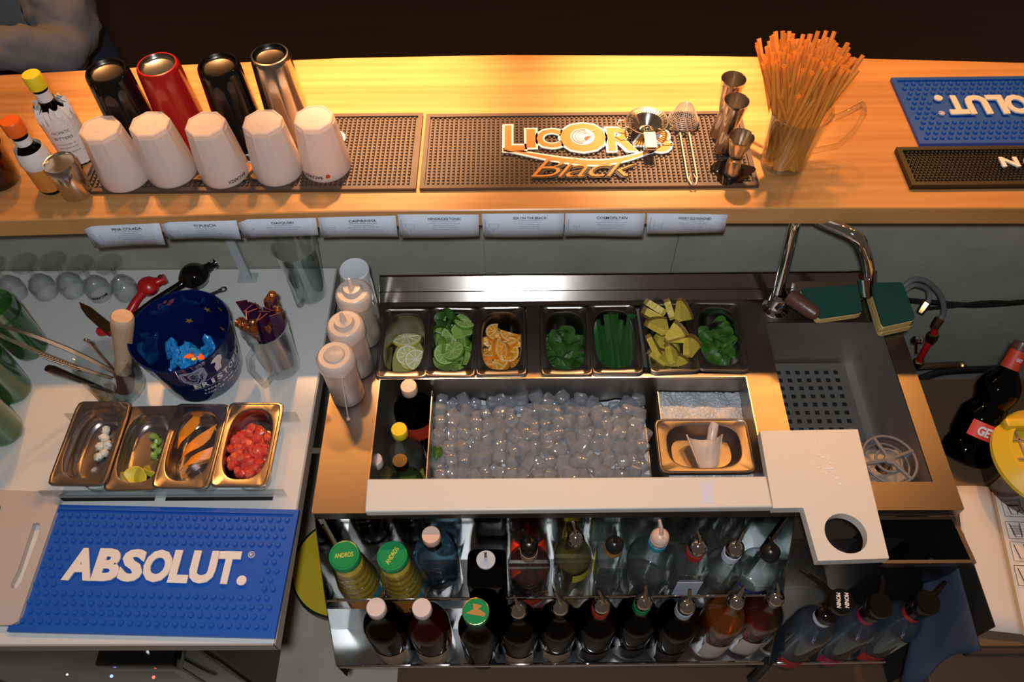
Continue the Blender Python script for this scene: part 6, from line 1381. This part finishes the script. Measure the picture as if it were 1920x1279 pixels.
# ------------------------------------------------------------------ cloth, stool, low things
b = MB(); n = 14; PXX = lambda x, y, X: CP+ray(x, y)*(X/ray(x, y).x); V = []; c = [PXX(1740, 1050, .795), PXX(1791, 1052, .812), PXX(1834, 1212, .812), PXX(1690, 1290, .72)]
for i in range(n):
    for j in range(n):
        u, v = i/(n-1), j/(n-1); q = c[0].lerp(c[1], u).lerp(c[3].lerp(c[2], u), v); V.append((q.x, q.y+.006*math.sin(u*9+v*2)*(.3+v), q.z+.008*math.cos(u*7)))
b.add(V, [(i*n+j, (i+1)*n+j, (i+1)*n+j+1, i*n+j+1) for i in range(n-1) for j in range(n-1)]); o = wobj('apron', b, 'cloth_blue', 60); o.modifiers.new('thickness', 'SOLIDIFY').thickness = .003; tag(o, 'dark blue cloth apron hanging beside the short rail at the lower right', 'apron')
q0 = P(560, 1085, .46); t = thing('round_stool', 'round yellow stool top with a dark rim, between counter and rail', 'stool', (P(652, 1060, .46).x-.012, P(600, 1062, .46).y, 0)); zz = .46; R = .118
b = MB().lathe([(0, zz), (R-.003, zz), (R-.003, zz-.004)], 60); obj('seat', b, 'yellow_sign', t); b = MB().lathe([(R-.003, zz-.004), (R-.003, zz+.001), (R+.002, zz), (R+.003, zz-.02), (R, zz-.024), (0, zz-.024)], 60); obj('seat_rim', b, 'black_plastic', t)
b = MB().tube([(0, 0, .02), (0, 0, zz-.024)], .018, 16); obj('pole', b, 'black_plastic', t); b = MB().lathe([(0, 0), (.12, 0), (.12, .008), (.03, .022), (0, .022)], 40); obj('base', b, 'black_plastic', t)
b = MB().box(-.285, .24, .002, .86, .43, .355, bev=.002); tag(wobj('shadow_filler', b, 'brown_shelf'), 'added dark brown plinth low on the floor below the bottle rails', 'filler')  # added block: its dark brown stands in for the rails' shadow on the floor
# ------------------------------------------------------------------ guest in a grey hoodie
def skin_obj(name, chains, mat, parent, sub=2, disp=None):
    V = []; E_ = []; Rr = []; key = {}
    for ch in chains:
        prev = None
        for p, r in ch:
            k = tuple(round(a, 4) for a in p)
            if k not in key: key[k] = len(V); V.append(p); Rr.append(r)
            i = key[k]
            if prev is not None: E_.append((prev, i))
            prev = i
    me = bpy.data.meshes.new(name); me.from_pydata(V, E_, []); me.materials.append(M[mat])
    bm = bmesh.new(); bm.from_mesh(me); bm.verts.ensure_lookup_table(); L_ = bm.verts.layers.skin.verify()
    for i, v in enumerate(bm.verts): r = Rr[i]; v[L_].radius = (r, r) if not isinstance(r, tuple) else r; v[L_].use_root = (i == 0)
    bm.to_mesh(me); bm.free(); o = link(name, me, parent); s = o.modifiers.new('skin', 'SKIN'); s.use_smooth_shade = True; o.modifiers.new('sub', 'SUBSURF').levels = sub; o.modifiers[-1].render_levels = sub
    if disp:
        tx = bpy.data.textures.new(name, 'CLOUDS'); tx.noise_scale = disp[0]; d = o.modifiers.new('folds', 'DISPLACE'); d.texture = tx; d.strength = disp[1]; d.mid_level = .5
    return o
gx, gy = -1.30, 1.86
t = thing('person', 'person in a grey hooded top standing at the far side of the bar, top left', 'person', (gx, gy, 0))
el = P(150, 90, 1.17); elx, ely = el.x-gx-.05, el.y-gy+.02
body = [[((0, 0, .98), (.15, .11)), ((0, 0, 1.15), (.145, .10)), ((0, .01, 1.32), (.17, .11)), ((0, .01, 1.42), (.13, .09)), ((0, .0, 1.50), .058), ((0, -.02, 1.56), .058), ((0, -.03, 1.64), (.075, .09)), ((0, -.02, 1.72), (.070, .085))]]
for s in (1, -1):
    body.append([((0, 0, .98), (.15, .11)), ((s*.09, 0, .90), .095), ((s*.10, -.01, .50), .062), ((s*.10, .01, .12), .045), ((s*.10, -.06, .05), .04)])
    E_ = (elx, ely, 1.13) if s > 0 else (-.34, -.10, 1.14); W_ = (.10, -.36, 1.235) if s > 0 else (-.10, -.36, 1.235)
    body.append([((0, .01, 1.42), (.13, .09)), ((s*.20, .01, 1.40), .058), (E_, .045), (W_, .028), ((W_[0]-s*.07, W_[1]-.02, 1.225), .028)])
skin_obj('body', body, 'skin', t)
hood = [[((0, 0, .96), (.175, .135)), ((0, 0, 1.15), (.175, .13)), ((0, .01, 1.32), (.195, .135)), ((0, .02, 1.43), (.15, .11)), ((0, .05, 1.49), (.11, .07))]]
for s in (1, -1):
    E_ = (elx, ely, 1.13) if s > 0 else (-.34, -.10, 1.14); W_ = (.10, -.36, 1.245) if s > 0 else (-.10, -.36, 1.245)
    mp_ = tuple((a+b_)/2 for a, b_ in zip((s*.21, .01, 1.40), E_))
    hood.append([((0, .02, 1.43), (.15, .11)), ((s*.21, .01, 1.40), .082), (mp_, .082), (E_, .078), (tuple((a+b_)/2 for a, b_ in zip(E_, W_)), .060), (W_, .045)])
skin_obj('hooded_top', hood, 'hoodie_grey', t, 3, (.06, .05))
for s in (1, -1): obj('trouser_leg', MB().tube([(s*.06, 0, .98), (s*.085, 0, .88), (s*.10, -.01, .50), (s*.10, .01, .10)], [.13, .11, .085, .07], 24), 'cloth_blue', t)
for s in (1, -1): obj('shoe', MB().box(s*.10-.048, -.19, .001, s*.10+.048, .09, .085, bev=.035), 'black_dull', t)
b = MB().ball((0, -.005, 1.70), .098, 0, 20, (.86, 1.0, 1.05)); obj('hair', b, 'dark_cabinet', t)
b = MB().ball((0, -.118, 1.655), .014, 0, 10, (.8, 1, 1.3)); obj('nose', b, 'skin', t)
for s in (1, -1): obj('eye', MB().ball((s*.030, -.100, 1.680), .011, 0, 10), 'black_print', t)
# small orange peel of light: thermometer lights are part of the fridge above
# ------------------------------------------------------------------ pieces of parts go one level deeper
DEEP = {'pourer_spout': 'pourer_collar', 'air_tube': 'pourer_collar', 'nozzle': 'screw_cap', 'lid_print': 'cap', 'hinge_pin': 'squeezer_hinge', 'tap_lever': 'tap_base', 'spout_tip': 'spout', 'pump_head': 'pump_collar', 'pump_spout': 'pump_collar',
        'grid_bars': 'grid_plate', 'fridge_handle': 'fridge_door', 'indicator_light': 'control_panel', 'edge_band': 'countertop', 'glass_drawing': ('page', 'paper'), 'emblem_mane': 'emblem_disc', 'emblem_horn': 'emblem_disc', 'printed_star': 'bucket_wall',
        'crest_field': 'crest_border', 'crest_figure': 'crest_border', 'label_corner': 'label_band', 'strainer_ear': 'strainer_bowl', 'tape_strip': 'board', 'drain_plug': 'perforated_plate', 'well_lip': 'ice_well', 'scouring_pad': 'foam', 'neck_band': 'glass', 'bag_print': 'bag_foil', 'seat_rim': 'seat', 'brass_fitting': 'hose_line', 'squeezer_hinge': 'squeezer_cup'}
for o in [x for x in C.objects if x.parent is None and x.type == 'EMPTY']:
    kids = list(o.children); byname = {}
    for k in kids: byname.setdefault(k.name.split('.')[0], k)
    for k in kids:
        n = k.name.split('.')[0]; tgt = DEEP.get(n)
        if n == 'squeezer_hinge': continue
        if n in ('lettering',):
            if 'paper' in byname: tgt = 'paper'
            elif 'bucket_wall' in byname: tgt = 'bucket_wall'
            elif 'lid' in byname: tgt = 'lid'
            elif 'pump_collar' in byname and abs(k.location.z-.3740) < .01: tgt = 'pump_collar'
            elif 'paper_wrapper' in byname: tgt = 'paper_wrapper'
            elif 'cup_wall' in byname: tgt = 'cup_wall'
            elif 'bowl' in byname: tgt = 'bowl'
        if not tgt: continue
        for q in ((tgt,) if isinstance(tgt, str) else tgt):
            if q in byname and byname[q] is not k:
                p = byname[q]; mb = p.matrix_basis.inverted() @ k.matrix_basis; k.parent = p; k.matrix_basis = mb; break
bpy.data.scenes.remove(_ts)
